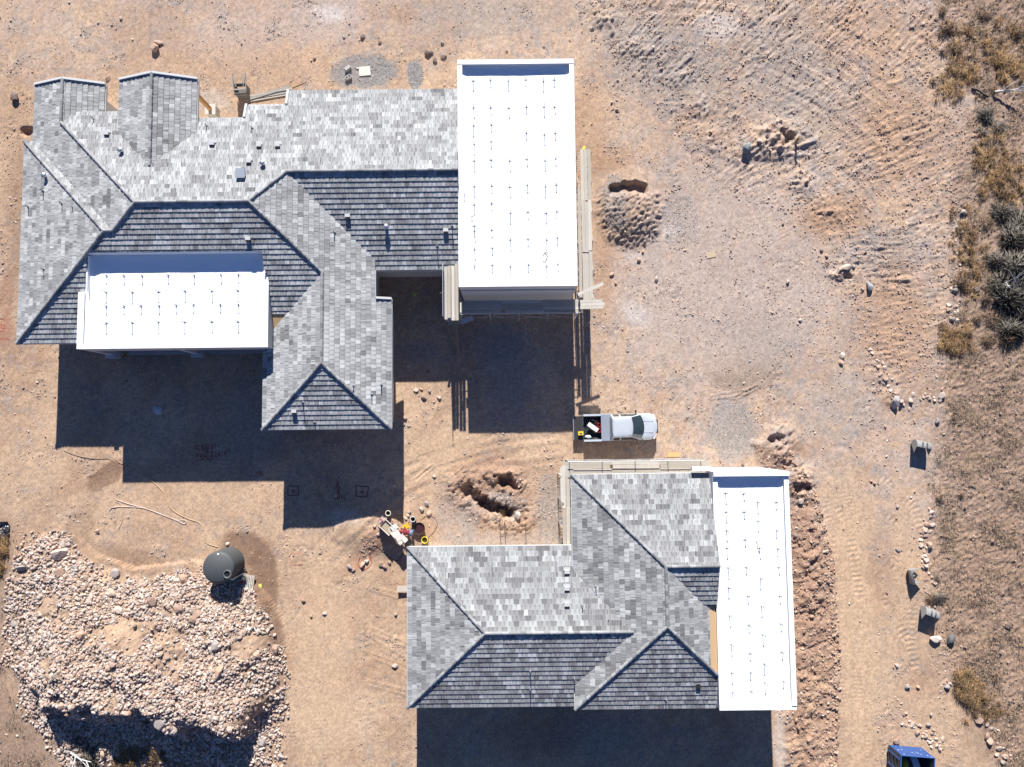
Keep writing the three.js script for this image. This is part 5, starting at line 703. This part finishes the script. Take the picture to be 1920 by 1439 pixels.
// ---------- the work place by the guest house ----------
{
  const at = (px) => [px[0], groundHeight(px[0], px[1]), px[1]];
  const pail = (p, r, h, c, rimC, label, lift = 0) => { const b = thing('bucket', label, 'bucket', [p[0], groundHeight(...p) + lift, p[1]]); part(b, 'pail', new THREE.LatheGeometry([[0, .015], [r * .8, .015], [r * .96, h], [r * .96, h - .01], [r * .84, 0], [0, 0]].map((q) => new THREE.Vector2(...q)), 24), mat(...c, .6)); part(b, 'rim', new THREE.TorusGeometry(r * .98, .03, 8, 28).rotateX(Math.PI / 2).translate(0, h, 0), mat(...rimC, .6)); part(b, 'contents', new THREE.CylinderGeometry(r * .9, r * .86, .02, 22).translate(0, h * .55, 0), mat(.05, .045, .03, .8)); return b; };
  pail([-9.80, 6.15], .2, .55, [.22, .21, .2], [.72, .68, .55], 'dark pail with a cream rim at the edge of the wing shadow'); pail([-7.89, 6.66], .2, .6, [.16, .17, .18], [.55, .55, .53], 'dark pail with a grey rim behind the bending worker'); 
  const yp = pail([-6.94, 8.34], .26, .34, [.62, .46, .03], [.66, .5, .04], 'yellow pail by the tile eave of the guest house'); yp.rotation.z = .25;
  // mixer: a drum trough on a wheeled frame
  const m = thing('mortar_mixer', 'small mortar mixer with a box trough on a wheeled steel frame', 'mortar mixer', at([-9.76, 7.19]), -.75); part(m, 'trough', loft([[[-.42, .5, -.28], [.42, .5, -.28], [.42, .5, .28], [-.42, .5, .28]], [[-.5, .86, -.36], [.5, .86, -.36], [.5, .86, .36], [-.5, .86, .36]]], true, false), mat(.42, .28, .18, .8)); part(m, 'trough_edge', [box(1.04, .05, .05, 0, .88, -.36), box(1.04, .05, .05, 0, .88, .36)].slice(0, 1), mat(.75, .70, .62, .7)); part(m, 'trough_edge', box(1.04, .05, .05, 0, .88, .36), mat(.75, .70, .62, .7)); part(m, 'mortar', box(.86, .03, .6, 0, .74, 0), mat(.36, .30, .22, .95)); part(m, 'engine', [box(.34, .34, .4, -.74, .66, 0), new THREE.CylinderGeometry(.09, .09, .2, 12).translate(-.74, .92, .05)], mat(.45, .45, .48, .5)); part(m, 'cover', box(.3, .1, .32, -.76, .9, -.02), mat(.35, .12, .12, .6)); for (const s of [-1, 1]) part(m, 'wheel', new THREE.TorusGeometry(.2, .07, 8, 20).translate(.35, .26, s * .42), mat(.03, .03, .03, .8)); part(m, 'frame', [rod([-.95, .4, -.25], [.95, .4, -.25], .03), rod([-.95, .4, .25], [.95, .4, .25], .03), rod([-.7, .4, 0], [-.7, 0, 0], .03), rod([.9, .4, -.25], [.9, .4, .25], .03)], steel);
  const t = thing('work_table', 'work table stacked with pale boards and stone veneer pieces', 'work table', at([-8.98, 7.76]), -.95); for (const [x, z] of [[-.65, -.3], [.65, -.3], [-.65, .3], [.65, .3]]) part(t, 'leg', box(.08, .9, .08, x, .45, z), boards[3]); part(t, 'table_top', box(1.6, .05, .8, 0, .92, 0), boards[1]);
  const c = Math.cos(.95), sn = Math.sin(.95); [[-.62, -.1, .44, .5, .12], [-.2, .08, .5, .6, .1], [.25, -.05, .46, .7, .12], [.6, .16, .3, .34, .1], [.66, -.22, .34, .3, .16]].forEach(([x, z, w, d, h], i) => { const X = t.position.x + x * c - z * -sn * -1, Z = t.position.z + x * sn * 1 + z * c; tag(solo('stone_veneer', box(w, h, d), pick([mat(.66, .60, .53, .9), mat(.60, .55, .49, .9)]), 'pale flat stone piece lying on the work table', 'stone piece', [X, t.position.y + .95 + h * .5, Z], rr(-.15, .15) - .95, 'stone pieces on the work table'), 'pale flat stone piece lying on the work table', 'stone piece', 'stone pieces on the work table'); });
  const saw = thing('wet_saw', 'yellow masonry saw on a stand beside the work table', 'saw', at([-8.43, 7.22]), .6); part(saw, 'tray', box(.6, .08, .44, 0, .62, 0), mat(.55, .36, .03, .6)); part(saw, 'motor', [box(.22, .2, .18, .1, .78, .08), new THREE.CylinderGeometry(.15, .15, .03, 20).rotateX(1.57).translate(-.06, .76, -.06)], mat(.62, .42, .03, .5)); for (const [x, z] of [[-.26, -.18], [.26, -.18], [-.26, .18], [.26, .18]]) part(saw, 'leg', rod([x, .6, z], [x * 1.3, -.02, z * 1.3], .02), steel);
  const tub = thing('mortar_tub', 'black rubber mortar tub on the ground behind the bending worker', 'tub', at([-7.46, 7.43]), .3); part(tub, 'shell', new THREE.LatheGeometry([[0, .02], [.34, .02], [.46, .36], [.49, .36], [.47, .32], [.37, 0], [0, 0]].map((q) => new THREE.Vector2(...q)), 26), mat(.03, .022, .022, .7)); part(tub, 'water', new THREE.CylinderGeometry(.42, .4, .02, 24).translate(0, .24, 0), mat(.05, .02, .02, .15));
  for (const [x, z, s] of [[-8.25, 6.15, .22], [-7.31, 5.95, .2], [-10.92, 7.17, .18], [-10.62, 7.80, .16], [-9.61, 6.74, .15], [-6.89, 5.53, .22], [-6.68, 6.25, .25], [-11.96, 10.20, .24], [-11.62, 9.96, .2], [-10.48, 10.22, .25], [-10.19, 10.39, .22], [-9.85, 10.10, .2], [-12.97, 10.36, .26], [-12.72, 10.61, .2], [-8.30, 6.42, .18], [-8.56, 6.63, .16]]) rock(x, z, s, 'veneer_stone', 'loose pinkish building stone on the ground by the masonry work place', 'building stones by the work place');
  tag(solo('short_plank', box(.75, .05, .42, 0, 0, 0), boards[0], 'short wide board sticking out below the tile eave of the guest house', 'board', onGround(-8.78, 12.06, .4)), 'short wide board sticking out below the tile eave of the guest house', 'board');
}
// ---------- the worker: one body, bent over the table ----------
{
  const hip = [-7.98, 7.69], g = groundHeight(hip[0], hip[1] + .1);
  const J = { hipL: [0, .93, -.1], hipR: [0, .93, .1], kneeL: [-.02, .5, -.13], kneeR: [.05, .5, .14], ankL: [.08, .08, -.14], ankR: [.0, .08, .16], toeL: [-.12, .04, -.15], toeR: [-.2, .04, .17], waist: [-.12, 1.04, 0], chest: [-.42, 1.17, 0], shL: [-.52, 1.19, -.19], shR: [-.52, 1.19, .19], neck: [-.6, 1.22, 0], head: [-.74, 1.27, -.02], elL: [-.66, .98, -.27], elR: [-.62, .96, .28], wrL: [-.9, .95, -.17], wrR: [-.86, .96, .12] };
  const bones = [['hipL', 'hipR', .12, .12], ['hipL', 'kneeL', .105, .07], ['hipR', 'kneeR', .105, .07], ['kneeL', 'ankL', .068, .05], ['kneeR', 'ankR', .068, .05], ['ankL', 'toeL', .052, .042], ['ankR', 'toeR', .052, .042], ['hipL', 'waist', .13, .14], ['hipR', 'waist', .13, .14], ['waist', 'chest', .145, .165], ['chest', 'shL', .13, .085], ['chest', 'shR', .13, .085], ['chest', 'neck', .11, .065], ['neck', 'head', .062, .1], ['shL', 'elL', .068, .05], ['shR', 'elR', .068, .05], ['elL', 'wrL', .048, .034], ['elR', 'wrR', .048, .034]];
  for (const [w, s] of [['wrL', 1], ['wrR', -1]]) { const p = J[w]; J[w + 'p'] = [p[0] - .07, p[1] - .01, p[2]]; bones.push([w, w + 'p', .036, .04]); [-.03, -.01, .01, .03].forEach((q, i) => { J[w + 'f' + i] = [p[0] - .145 + Math.abs(q) * .6, p[1] - .035, p[2] + q * 1.3]; bones.push([w + 'p', w + 'f' + i, .016, .011]); }); J[w + 't'] = [p[0] - .085, p[1] - .02, p[2] + s * .075]; bones.push([w, w + 't', .02, .013]); }
  const N = 72, cx = -.42, cy = .68, half = .74, mc = new MarchingCubes(N, new THREE.MeshStandardMaterial(), false, false, 60000); mc.isolation = 0;
  const seg = (p, a, b, ra, rb) => { const ab = [b[0] - a[0], b[1] - a[1], b[2] - a[2]], t = clamp(((p[0] - a[0]) * ab[0] + (p[1] - a[1]) * ab[1] + (p[2] - a[2]) * ab[2]) / (ab[0] ** 2 + ab[1] ** 2 + ab[2] ** 2 + 1e-9)); return Math.hypot(p[0] - a[0] - ab[0] * t, p[1] - a[1] - ab[1] * t, p[2] - a[2] - ab[2] * t) - lerp(ra, rb, t); };
  for (let k = 0; k < N; k++) for (let j = 0; j < N; j++) for (let i = 0; i < N; i++) { const p = [cx + half * (i - N / 2) / (N / 2), cy + half * (j - N / 2) / (N / 2), half * (k - N / 2) / (N / 2)]; let s = 0; for (const [a, b, ra, rb] of bones) { const d = seg(p, J[a], J[b], ra, rb); if (d < .25) s += Math.exp(-d * 42); } mc.field[i + j * N + k * N * N] = s > 0 ? Math.log(s) / 42 : -.3; }
  mc.update(); const n = mc.count ?? mc.geometry.drawRange.count, P = new Float32Array(n * 3), Q = new Float32Array(n * 3), K = new Float32Array(n * 3), SH = [.22, .02, .035], JE = [.16, .23, .34], SK = [.36, .2, .13], BO = [.12, .07, .04];
  for (let i = 0; i < n; i++) { const x = cx + half * mc.positionArray[i * 3], y = cy + half * mc.positionArray[i * 3 + 1], z = half * mc.positionArray[i * 3 + 2]; P.set([x, y, z], i * 3); Q.set([mc.normalArray[i * 3], mc.normalArray[i * 3 + 1], mc.normalArray[i * 3 + 2]], i * 3); const arm = Math.min(seg([x, y, z], J.elL, J.wrLf1, .05, .05), seg([x, y, z], J.elR, J.wrRf1, .05, .05)) < .02; K.set(y < .12 ? BO : arm || x < -.63 ? SK : x > -.1 ? JE : SH, i * 3); }
  const geo = new THREE.BufferGeometry(); geo.setAttribute('position', new THREE.BufferAttribute(P, 3)); geo.setAttribute('normal', new THREE.BufferAttribute(Q, 3)); geo.setAttribute('color', new THREE.BufferAttribute(K, 3));
  const o = thing('person', 'person in a maroon shirt and blue jeans bending over the work table', 'person', [hip[0], g, hip[1]], -.25); part(o, 'body', geo, new THREE.MeshStandardMaterial({ vertexColors: true, roughness: .9 })); part(o, 'cap', [new THREE.SphereGeometry(.115, 16, 8, 0, 6.2832, 0, 1.65).rotateZ(.5).translate(-.74, 1.285, -.02), new THREE.CylinderGeometry(.09, .09, .015, 14).scale(1, 1, .8).rotateZ(.5).translate(-.86, 1.24, -.02)], mat(.33, .03, .025, .8));
  console.log('person', n);
}

// ---------- other things about the yard ----------
{
  // excavator buckets along the road
  const bucket = (name, p, turn, s, tip, label) => {
    const o = thing(name, label, 'digging bucket', onGround(...p, .02), turn, 'digging buckets beside the road'), m = mat(.24, .235, .23, .7), prof = [...Array(9)].map((_, i) => { const a = -.5 + i * .36; return [Math.cos(a) * .42 * s, .45 * s + Math.sin(a) * .42 * s]; }), w = 1.0 * s;
    const skin = (off) => prof.map(([x, y]) => { const L = Math.hypot(x, y - .45 * s); return [x * (1 - off / L), .45 * s + (y - .45 * s) * (1 - off / L)]; }), ring = [...prof, ...skin(.03).reverse()];
    const tiltM = new THREE.Matrix4().makeRotationZ(tip), low = (g) => g.translate(0, -.45 * s, 0).applyMatrix4(tiltM).translate(0, .45 * s, 0);
    part(o, 'shell', low(loft([ring.map(([x, y]) => [x, y, -w / 2]), ring.map(([x, y]) => [x, y, w / 2])])), m);
    for (const q of [-1, 1]) part(o, 'side_plate', low(new THREE.ExtrudeGeometry(new THREE.Shape([...prof, [-.5 * s, .3 * s]].map((v) => new THREE.Vector2(...v))), { depth: .03, bevelEnabled: false }).translate(0, 0, q * w / 2 - .015)), m);
    for (let i = 0; i < 4; i++) part(o, 'tooth', low(new THREE.ConeGeometry(.05 * s, .2 * s, 4).rotateZ(-2.0).translate(prof[0][0] + .06 * s, prof[0][1] - .07 * s, (-.42 + i * .28) * w)), m);
    for (const q of [-.15, .15]) part(o, 'hitch_ear', low(box(.2 * s, .22 * s, .04, -.1 * s, .93 * s, q * s)), m);
    return o;
  };
  bucket('digging_bucket', [32.33, 1.42], 1.35, 1.15, -.65, 'grey toothed digging bucket tipped mouth down where two tracks meet'); bucket('digging_bucket', [31.39, 11.50], .12, 1.05, 2.7, 'grey digging bucket lying open with its teeth showing'); bucket('digging_bucket', [32.34, 14.41], 1.2, 1.1, -.6, 'smooth grey digging bucket rolled over by the pale boulder');
  // the blue dumpster
  const [dx, dz] = [30.08, 24.51], d = thing('dumpster', 'open-topped blue steel dumpster with ribbed sides standing on the dirt', 'dumpster', [dx + .05, groundHeight(dx, dz), dz], -.09), blue = mat(.035, .095, .30, .5, { metalness: .2 }), dark = mat(.07, .075, .09, .6, { metalness: .3 });
  part(d, 'front_panel', box(2.5, 1.75, .05, 0, 1.1, 0), blue); part(d, 'back_panel', box(2.5, 1.75, .05, 0, 1.1, 5.2), blue); part(d, 'floor_panel', box(2.5, .08, 5.2, 0, .2, 2.6), dark); for (const s of [-1, 1]) { part(d, 'side_panel', box(.05, 1.7, 5.1, s * 1.24, 1.08, 2.6), dark); for (let i = 0; i < 6; i++) part(d, 'side_rib', box(.07, 1.6, .12, s * 1.30, 1.05, .35 + i * .9), blue); for (const y of [.35, .9, 1.4]) part(d, 'side_rail', box(.05, .1, 5.0, s * 1.285, y, 2.6), dark); part(d, 'top_rail', rod([s * 1.25, 1.98, 0], [s * 1.25, 1.98, 5.2], .045, 8), blue); part(d, 'wheel', new THREE.CylinderGeometry(.12, .12, .2, 14).rotateZ(1.57).translate(s * 1.0, .08, .3), darkMetal); } part(d, 'top_rail', rod([-1.25, 1.99, 0], [1.25, 1.99, 0], .045, 8), blue);
  for (let i = 0; i < 14; i++) part(d, 'paint_chip', box(rr(.03, .1), rr(.03, .09), .004, rr(-1.1, 1.1), rr(.4, 1.9), -.0285), mat(.6, .62, .66, .7));
  tag(solo('yellow_sack', rockGeometry(2, .9, .4).scale(.32, .55, .5), mat(.42, .33, .03, .8), 'dull yellow sack inside the blue dumpster', 'sack', [dx - .45, .75, dz + 1.0]), 'dull yellow sack inside the blue dumpster', 'sack'); tag(solo('white_board', box(.5, .03, 1.9), mat(.62, .64, .68, .7), 'pale board leaning inside the blue dumpster', 'board', [dx + .35, 1.3, dz + 1.2], .12), 'pale board leaning inside the blue dumpster', 'board').rotation.x = -.42;
  // blocks, panel and sticks on the gravel pad
  const cmu = (p, turn, lie, label) => { const o = thing('concrete_block', label, 'concrete block', onGround(...p, .1), turn), s = new THREE.Shape([[-.2, -.1], [.2, -.1], [.2, .1], [-.2, .1]].map((v) => new THREE.Vector2(...v))); for (const q of [-.095, .095]) s.holes.push(new THREE.Path([[q - .065, -.065], [q - .065, .065], [q + .065, .065], [q + .065, -.065]].map((v) => new THREE.Vector2(...v)))); const g = new THREE.ExtrudeGeometry(s, { depth: .2, bevelEnabled: false }).translate(0, 0, -.1); if (!lie) g.rotateX(-Math.PI / 2); part(o, 'block', g.scale(1.25, 1.5, 1.25).translate(0, .05, 0), mat(.42, .41, .39, .95)); };
  cmu([-13.33, -30.31], .7, true, 'grey concrete block lying on its face on the gravel pad'); cmu([-13.28, -29.53], .5, false, 'grey concrete block standing with its two holes up on the gravel pad');
  tag(solo('cover_panel', mergeGeometries([box(.95, .04, .78), box(.25, .04, .1, -.55, 0, -.3)]), mat(.55, .545, .47, .8), 'square pale grey green panel on the gravel pad', 'panel', onGround(-11.95, -30.11, .06), .08), 'square pale grey green panel on the gravel pad', 'panel');
  // the wooden hopper frame and the bundle of lumber behind the house
  const h = thing('hopper_frame', 'dark weathered wooden hopper with two raised prongs', 'hopper', onGround(-21.94, -28.30), .05), old = mat(.16, .15, .135, .9), old2 = mat(.30, .285, .26, .9);
  for (const s of [-1, 1]) { part(h, 'side_board', box(.05, .95, .8, s * .46, .5, 0), old); part(h, 'prong', plankBetween([s * .5, .95, .3], [s * .52, 1.15, -1.15], .07, .12), old2); part(h, 'prong_brace', plankBetween([s * .28, 1.0, -.1], [s * .5, 1.1, -.95], .05, .08), old2); } part(h, 'end_board', box(.9, .95, .05, 0, .5, .4), old); part(h, 'end_board', box(.9, .5, .05, 0, .72, -.4), old); part(h, 'cross_bar', box(1.06, .1, .1, 0, 1.0, .12), old2); part(h, 'cross_bar', box(1.0, .08, .08, 0, .82, .47), old2); part(h, 'skid', box(1.0, .06, .86, 0, .04, 0), old);
  const A = [-21.58, -27.84], B = [-18.09, -28.44], l = thing('lumber_stack', 'bundle of long weathered boards behind the tiled eave', 'lumber', [0, 0, 0]); for (let i = 0; i < 7; i++) { const o = (i % 4) * .13 - .2, y = groundHeight(...A) + .06 + Math.floor(i / 4) * .06; part(l, 'board', plankBetween([A[0] + rr(-.2, .2), y, A[1] + o], [B[0] + rr(-.1, .5), y + .03, B[1] + o + (i > 4 ? -.35 : 0)], .11, .045), pick([old2, boards[3], old2])); }
  const stick = (a, b, label, c = [.5, .34, .2]) => tag(solo('stick', rod(onGround(...a, .03), onGround(...b, .04), .025, 6), mat(...c, .9), label, 'stick'), label, 'stick');
  stick([-28.43, -29.97], [-28.08, -30.29], 'short raw wood stick above the second gable'); stick([-18.27, -28.63], [-16.78, -29.30], 'thin curved stick lying near the lumber bundle'); stick([1.13, -8.71], [1.11, -7.41], 'thin pale stick in the shade of the garage block', [.55, .55, .55]);
  // black plastic at the scrub edge
  const pl = new THREE.PlaneGeometry(.95, 1.2, 14, 16).rotateX(-Math.PI / 2), pp = pl.attributes.position; for (let i = 0; i < pp.count; i++) pp.setY(i, .14 + .32 * noise(pp.getX(i) * 2.4 + 3, pp.getZ(i) * 2.4) + .05 * noise(pp.getX(i) * 7, pp.getZ(i) * 7)); pl.computeVertexNormals();
  tag(solo('plastic_sheet', pl, new THREE.MeshPhysicalMaterial({ color: rgb(.04, .042, .046), roughness: .25, side: THREE.DoubleSide, clearcoat: .5 }), 'crumpled glossy black plastic sheet at the scrub edge', 'plastic sheet', onGround(-40.43, 7.16, .02)), 'crumpled glossy black plastic sheet at the scrub edge', 'plastic sheet');
  // posts at the trench
  for (const [p, hh, l] of [[[-1.09, 6.80], 1.0, 'brown steel stake at the end of the trench beside a clay lump'], [[-0.71, 6.93], 1.3, 'taller brown stake at the end of the trench'], [[0.94, 7.07], 1.3, 'crooked brown stake past the end of the trench']]) tag(solo('stake', tube([[0, -.4, 0], [.01, hh * .5, .02], [.04, hh, .0]], .035, 6), mat(.22, .13, .07, .9), l, 'stake', onGround(...p)), l, 'stake');
  rock(-0.95, 6.43, .36, 'clay_lump', 'yellowish clay lump beside the trench stakes', undefined, mat(.38, .27, .11, .95), .1); rock(0.35, 6.49, .34, 'grey_lump', 'grey mortar lump at the end of the trench', undefined, mat(.42, .39, .32, .95), .1);
  tag(solo('wood_post', box(.16, .7, .16, 0, .3, 0), mat(.26, .17, .08, .9), 'short brown wooden post among dark clods on the dozed slope', 'post', onGround(23.43, -23.56)), 'short brown wooden post among dark clods on the dozed slope', 'post');
  const sheet = (p, w, d, t, c, label) => tag(solo('plywood_scrap', box(w, .02, d), mat(...c, .9), label, 'plywood', onGround(...p, .03), t), label, 'plywood'); sheet([16.32, -14.34], .8, .5, .2, [.48, .37, .25], 'small plywood scrap lying on the pale yard'); sheet([12.85, 1.85], 1.0, .36, 0, [.55, .36, .15], 'orange plywood scrap beside the guest house scaffold');
  tag(solo('yellow_wrapper', box(.22, .06, .3), mat(.7, .6, .05, .6), 'small bright yellow package at the end of the garage scaffold', 'package', onGround(6.13, -23.33, .05), -.5), 'small bright yellow package at the end of the garage scaffold', 'package');
  tag(solo('yellow_scrap', box(.16, .03, .3), mat(.6, .62, .1, .6), 'small yellow green scrap in the shaded court', 'scrap', onGround(-7.81, -11.30, .05), -.5), 'small yellow green scrap in the shaded court', 'scrap');
  tag(solo('flat_stone', rockGeometry(1, .35, .8).scale(.42, .42, .45), mat(.5, .49, .48, .9), 'flat pale stone alone in the shaded yard', 'rock', onGround(-28.46, -2.12, .06)), 'flat pale stone alone in the shaded yard', 'rock');
  const yb = thing('bucket', 'yellow bucket beside a column base in the shade of the patio', 'bucket', onGround(-30.99, -6.67, .02)); part(yb, 'pail', new THREE.LatheGeometry([[0, .015], [.13, .015], [.16, .36], [.18, .37], [.17, .33], [.14, 0], [0, 0]].map((q) => new THREE.Vector2(...q)), 20), mat(.5, .36, .03, .5)); part(yb, 'contents', new THREE.CylinderGeometry(.14, .14, .02, 18).translate(0, .2, 0), mat(.1, .08, .04, .8));
  const coil = (pts, y, label) => tag(solo('rope_coil', tube(pts.map(([x, z]) => [x, y, z]), .018, 6, .08), mat(.42, .34, .22, .8), label, 'rope'), label, 'rope'); coil([[2.47, -13.12], [2.62, -12.92], [2.58, -12.57], [2.42, -12.41], [2.34, -12.65], [2.43, -13.04], [2.66, -13.16], [2.66, -12.76], [2.50, -12.45]], 6.13, 'loose coil of tan rope on the garage flat roof'); coil([[-2.83, -15.98], [-2.71, -15.82], [-2.76, -15.55], [-2.87, -15.59], [-2.83, -15.86]], 6.13, 'small loop of dark cord on the garage flat roof'); coil([[17.32, 7.81], [17.42, 8.07], [17.45, 8.45], [17.55, 8.68]], 5.55, 'short bent cord on the long flat roof of the guest house');
}
// ---------- survey marks sprayed on the ground ----------
const sprayRed = mat(.24, .075, .06, .95), sprayDark = mat(.15, .06, .05, .95), sprayFaint = mat(.46, .22, .155, .95);
function spray(name, strokes, m, label) {                            // each stroke a narrow ribbon that follows the ground
  const o = thing(name, label, 'paint mark');
  for (const s of strokes) { const pos = [], idx = []; let n = 0;
    for (let i = 0; i + 1 < s.length; i++) { const [ax, az] = s[i], [bx, bz] = s[i + 1], L = Math.hypot(bx - ax, bz - az) || 1e-3, px = -(bz - az) / L * .035, pz = (bx - ax) / L * .035, k = Math.max(1, Math.ceil(L / .1)); for (let j = 0; j <= k; j++) { const x = lerp(ax, bx, j / k), z = lerp(az, bz, j / k), y = Math.max(groundHeight(x + px, z + pz), groundHeight(x - px, z - pz), groundHeight(x, z)) + .012; pos.push(x + px, y, z + pz, x - px, y, z - pz); if (j) idx.push(n - 2, n - 1, n, n - 1, n + 1, n); n += 2; } }
    const g = new THREE.BufferGeometry(); g.setAttribute('position', new THREE.Float32BufferAttribute(pos, 3)); g.setIndex(idx); g.computeVertexNormals(); part(o, 'stroke', g, m); }
}
const GLYPH = { C: [[[1, .1], [.5, 0], [0, .4], [.2, .9], [1, .95]]], L: [[[0, 0], [0, 1], [.8, 1]]], O: [[[.5, 0], [0, .4], [.4, 1], [.9, .6], [.5, 0]]], S: [[[.9, .05], [.2, .1], [.2, .45], [.8, .55], [.8, .95], [0, 1]]], E: [[[.8, 0], [0, 0], [0, 1], [.8, 1]], [[0, .5], [.6, .5]]], T: [[[0, 0], [1, 0]], [[.5, 0], [.5, 1]]], P: [[[0, 1], [0, 0], [.8, .1], [.8, .5], [0, .55]]], 2: [[[0, .2], [.5, 0], [.8, .3], [0, 1], [.9, 1]]], 6: [[[.8, 0], [.1, .5], [.2, 1], [.8, .9], [.7, .55], [.1, .65]]], 4: [[[.7, 1], [.6, 0], [0, .6], [.9, .6]]], "'": [[[.4, -.1], [.3, .25]]], '"': [[[.3, -.1], [.2, .25]], [[.6, -.1], [.5, .25]]], B: [[[0, 1], [0, 0], [.7, .15], [.1, .5], [.8, .75], [0, 1]]], I: [[[.4, 0], [.4, 1]]], U: [[[0, 0], [.1, 1], [.7, 1], [.8, 0]]], K: [[[0, 0], [0, 1]], [[.8, 0], [0, .55], [.8, 1]]] };
function letters(text, x, z, w, h, slant = 0) { return [...text].flatMap((c, i) => (GLYPH[c] ?? []).map((s) => s.map(([u, v]) => [x + (i + u * .72) * w, z + v * h + (i + u) * w * slant]))); }
{
  const [x, z] = [-25.41, 0.65], m = 1 / 23.3;
  spray('sprayed_note', [...letters('CLOSEST', x, z + .05, 6 * m, 8 * m, -.05), ...letters('TO', x + 13 * m, z + 10 * m, 7 * m, 6 * m), ...letters('POOL', x + 3 * m, z + 17 * m, 6.5 * m, 7 * m, .05), [[x + 31 * m, z + 12 * m], [x + 31 * m, z + 24 * m]], [[x + 28 * m, z + 21 * m], [x + 31 * m, z + 25 * m], [x + 34 * m, z + 21 * m]], ...letters("26'4\"", x + 37 * m, z + 15 * m, 6 * m, 8 * m, -.12), [[x + 1 * m, z + 29 * m], [x + 17 * m, z + 28 * m]], [[x + 22 * m, z + 28 * m], [x + 38 * m, z + 27 * m]]], sprayRed, "dark red sprayed words CLOSEST TO POOL 26'4\" on the shaded earth");
  const sq = (a, k = 1) => { const p = [...a, a[0]]; return p.slice(0, -1).map((q, i) => [q, p[i + 1]]); };
  spray('sprayed_square', [...sq([[-17.94, 3.99], [-17.09, 4.08], [-17.08, 4.75], [-17.93, 4.75]]), ...sq([[-17.60, 4.33], [-17.43, 4.33], [-17.42, 4.50], [-17.59, 4.50]])], sprayDark, 'sprayed red square with a dot, at the open corner of the wing shadow'); spray('sprayed_square', [...sq([[-12.50, 4.04], [-11.52, 4.14], [-11.60, 4.90], [-12.49, 4.89]]), ...sq([[-12.11, 4.47], [-11.94, 4.47], [-11.94, 4.60], [-12.11, 4.60]])], sprayDark, 'sprayed dark square with a dot, beside the sprayed note with an arrow'); spray('sprayed_square', sq([[-17.75, 9.35], [-16.78, 9.28], [-16.73, 10.15], [-17.66, 10.23]]), sprayFaint, 'faint red sprayed square outline on sunlit bare earth');
  const [tx, tz] = [-14.20, 4.07]; spray('sprayed_note', [[[tx + 5 * m, tz - 18 * m], [tx + 5 * m, tz - 2 * m]], [[tx + 2 * m, tz - 6 * m], [tx + 5 * m, tz - 1 * m], [tx + 8 * m, tz - 6 * m]], ...letters('TO', tx, tz, 6 * m, 6 * m), ...letters('B', tx + 5 * m, tz + 8 * m, 7 * m, 7 * m), ...letters('SUIL', tx - 1 * m, tz + 17 * m, 6 * m, 7 * m)], sprayRed, 'dark red sprayed note with an arrow in the wing shadow'); 
  const [lx, lz] = [-41.45, -9.77]; spray('sprayed_mark', [[[lx - .1, lz + .1], [lx + .35, lz + .1], [lx + .35, lz + .3]], [[lx + .1, lz + .5], [lx + .4, lz + .6], [lx + .4, lz + .9], [lx + .1, lz + .8], [lx + .1, lz + .5]], [[lx, lz + 1.1], [lx + .4, lz + 1.1]], [[lx - .2, lz + 1.75], [lx + .7, lz + 1.7]]], mat(.42, .1, .06, .95), 'red sprayed letters on reddish soil beside the tiled eave corner');
}

renderer.render(scene, camera);
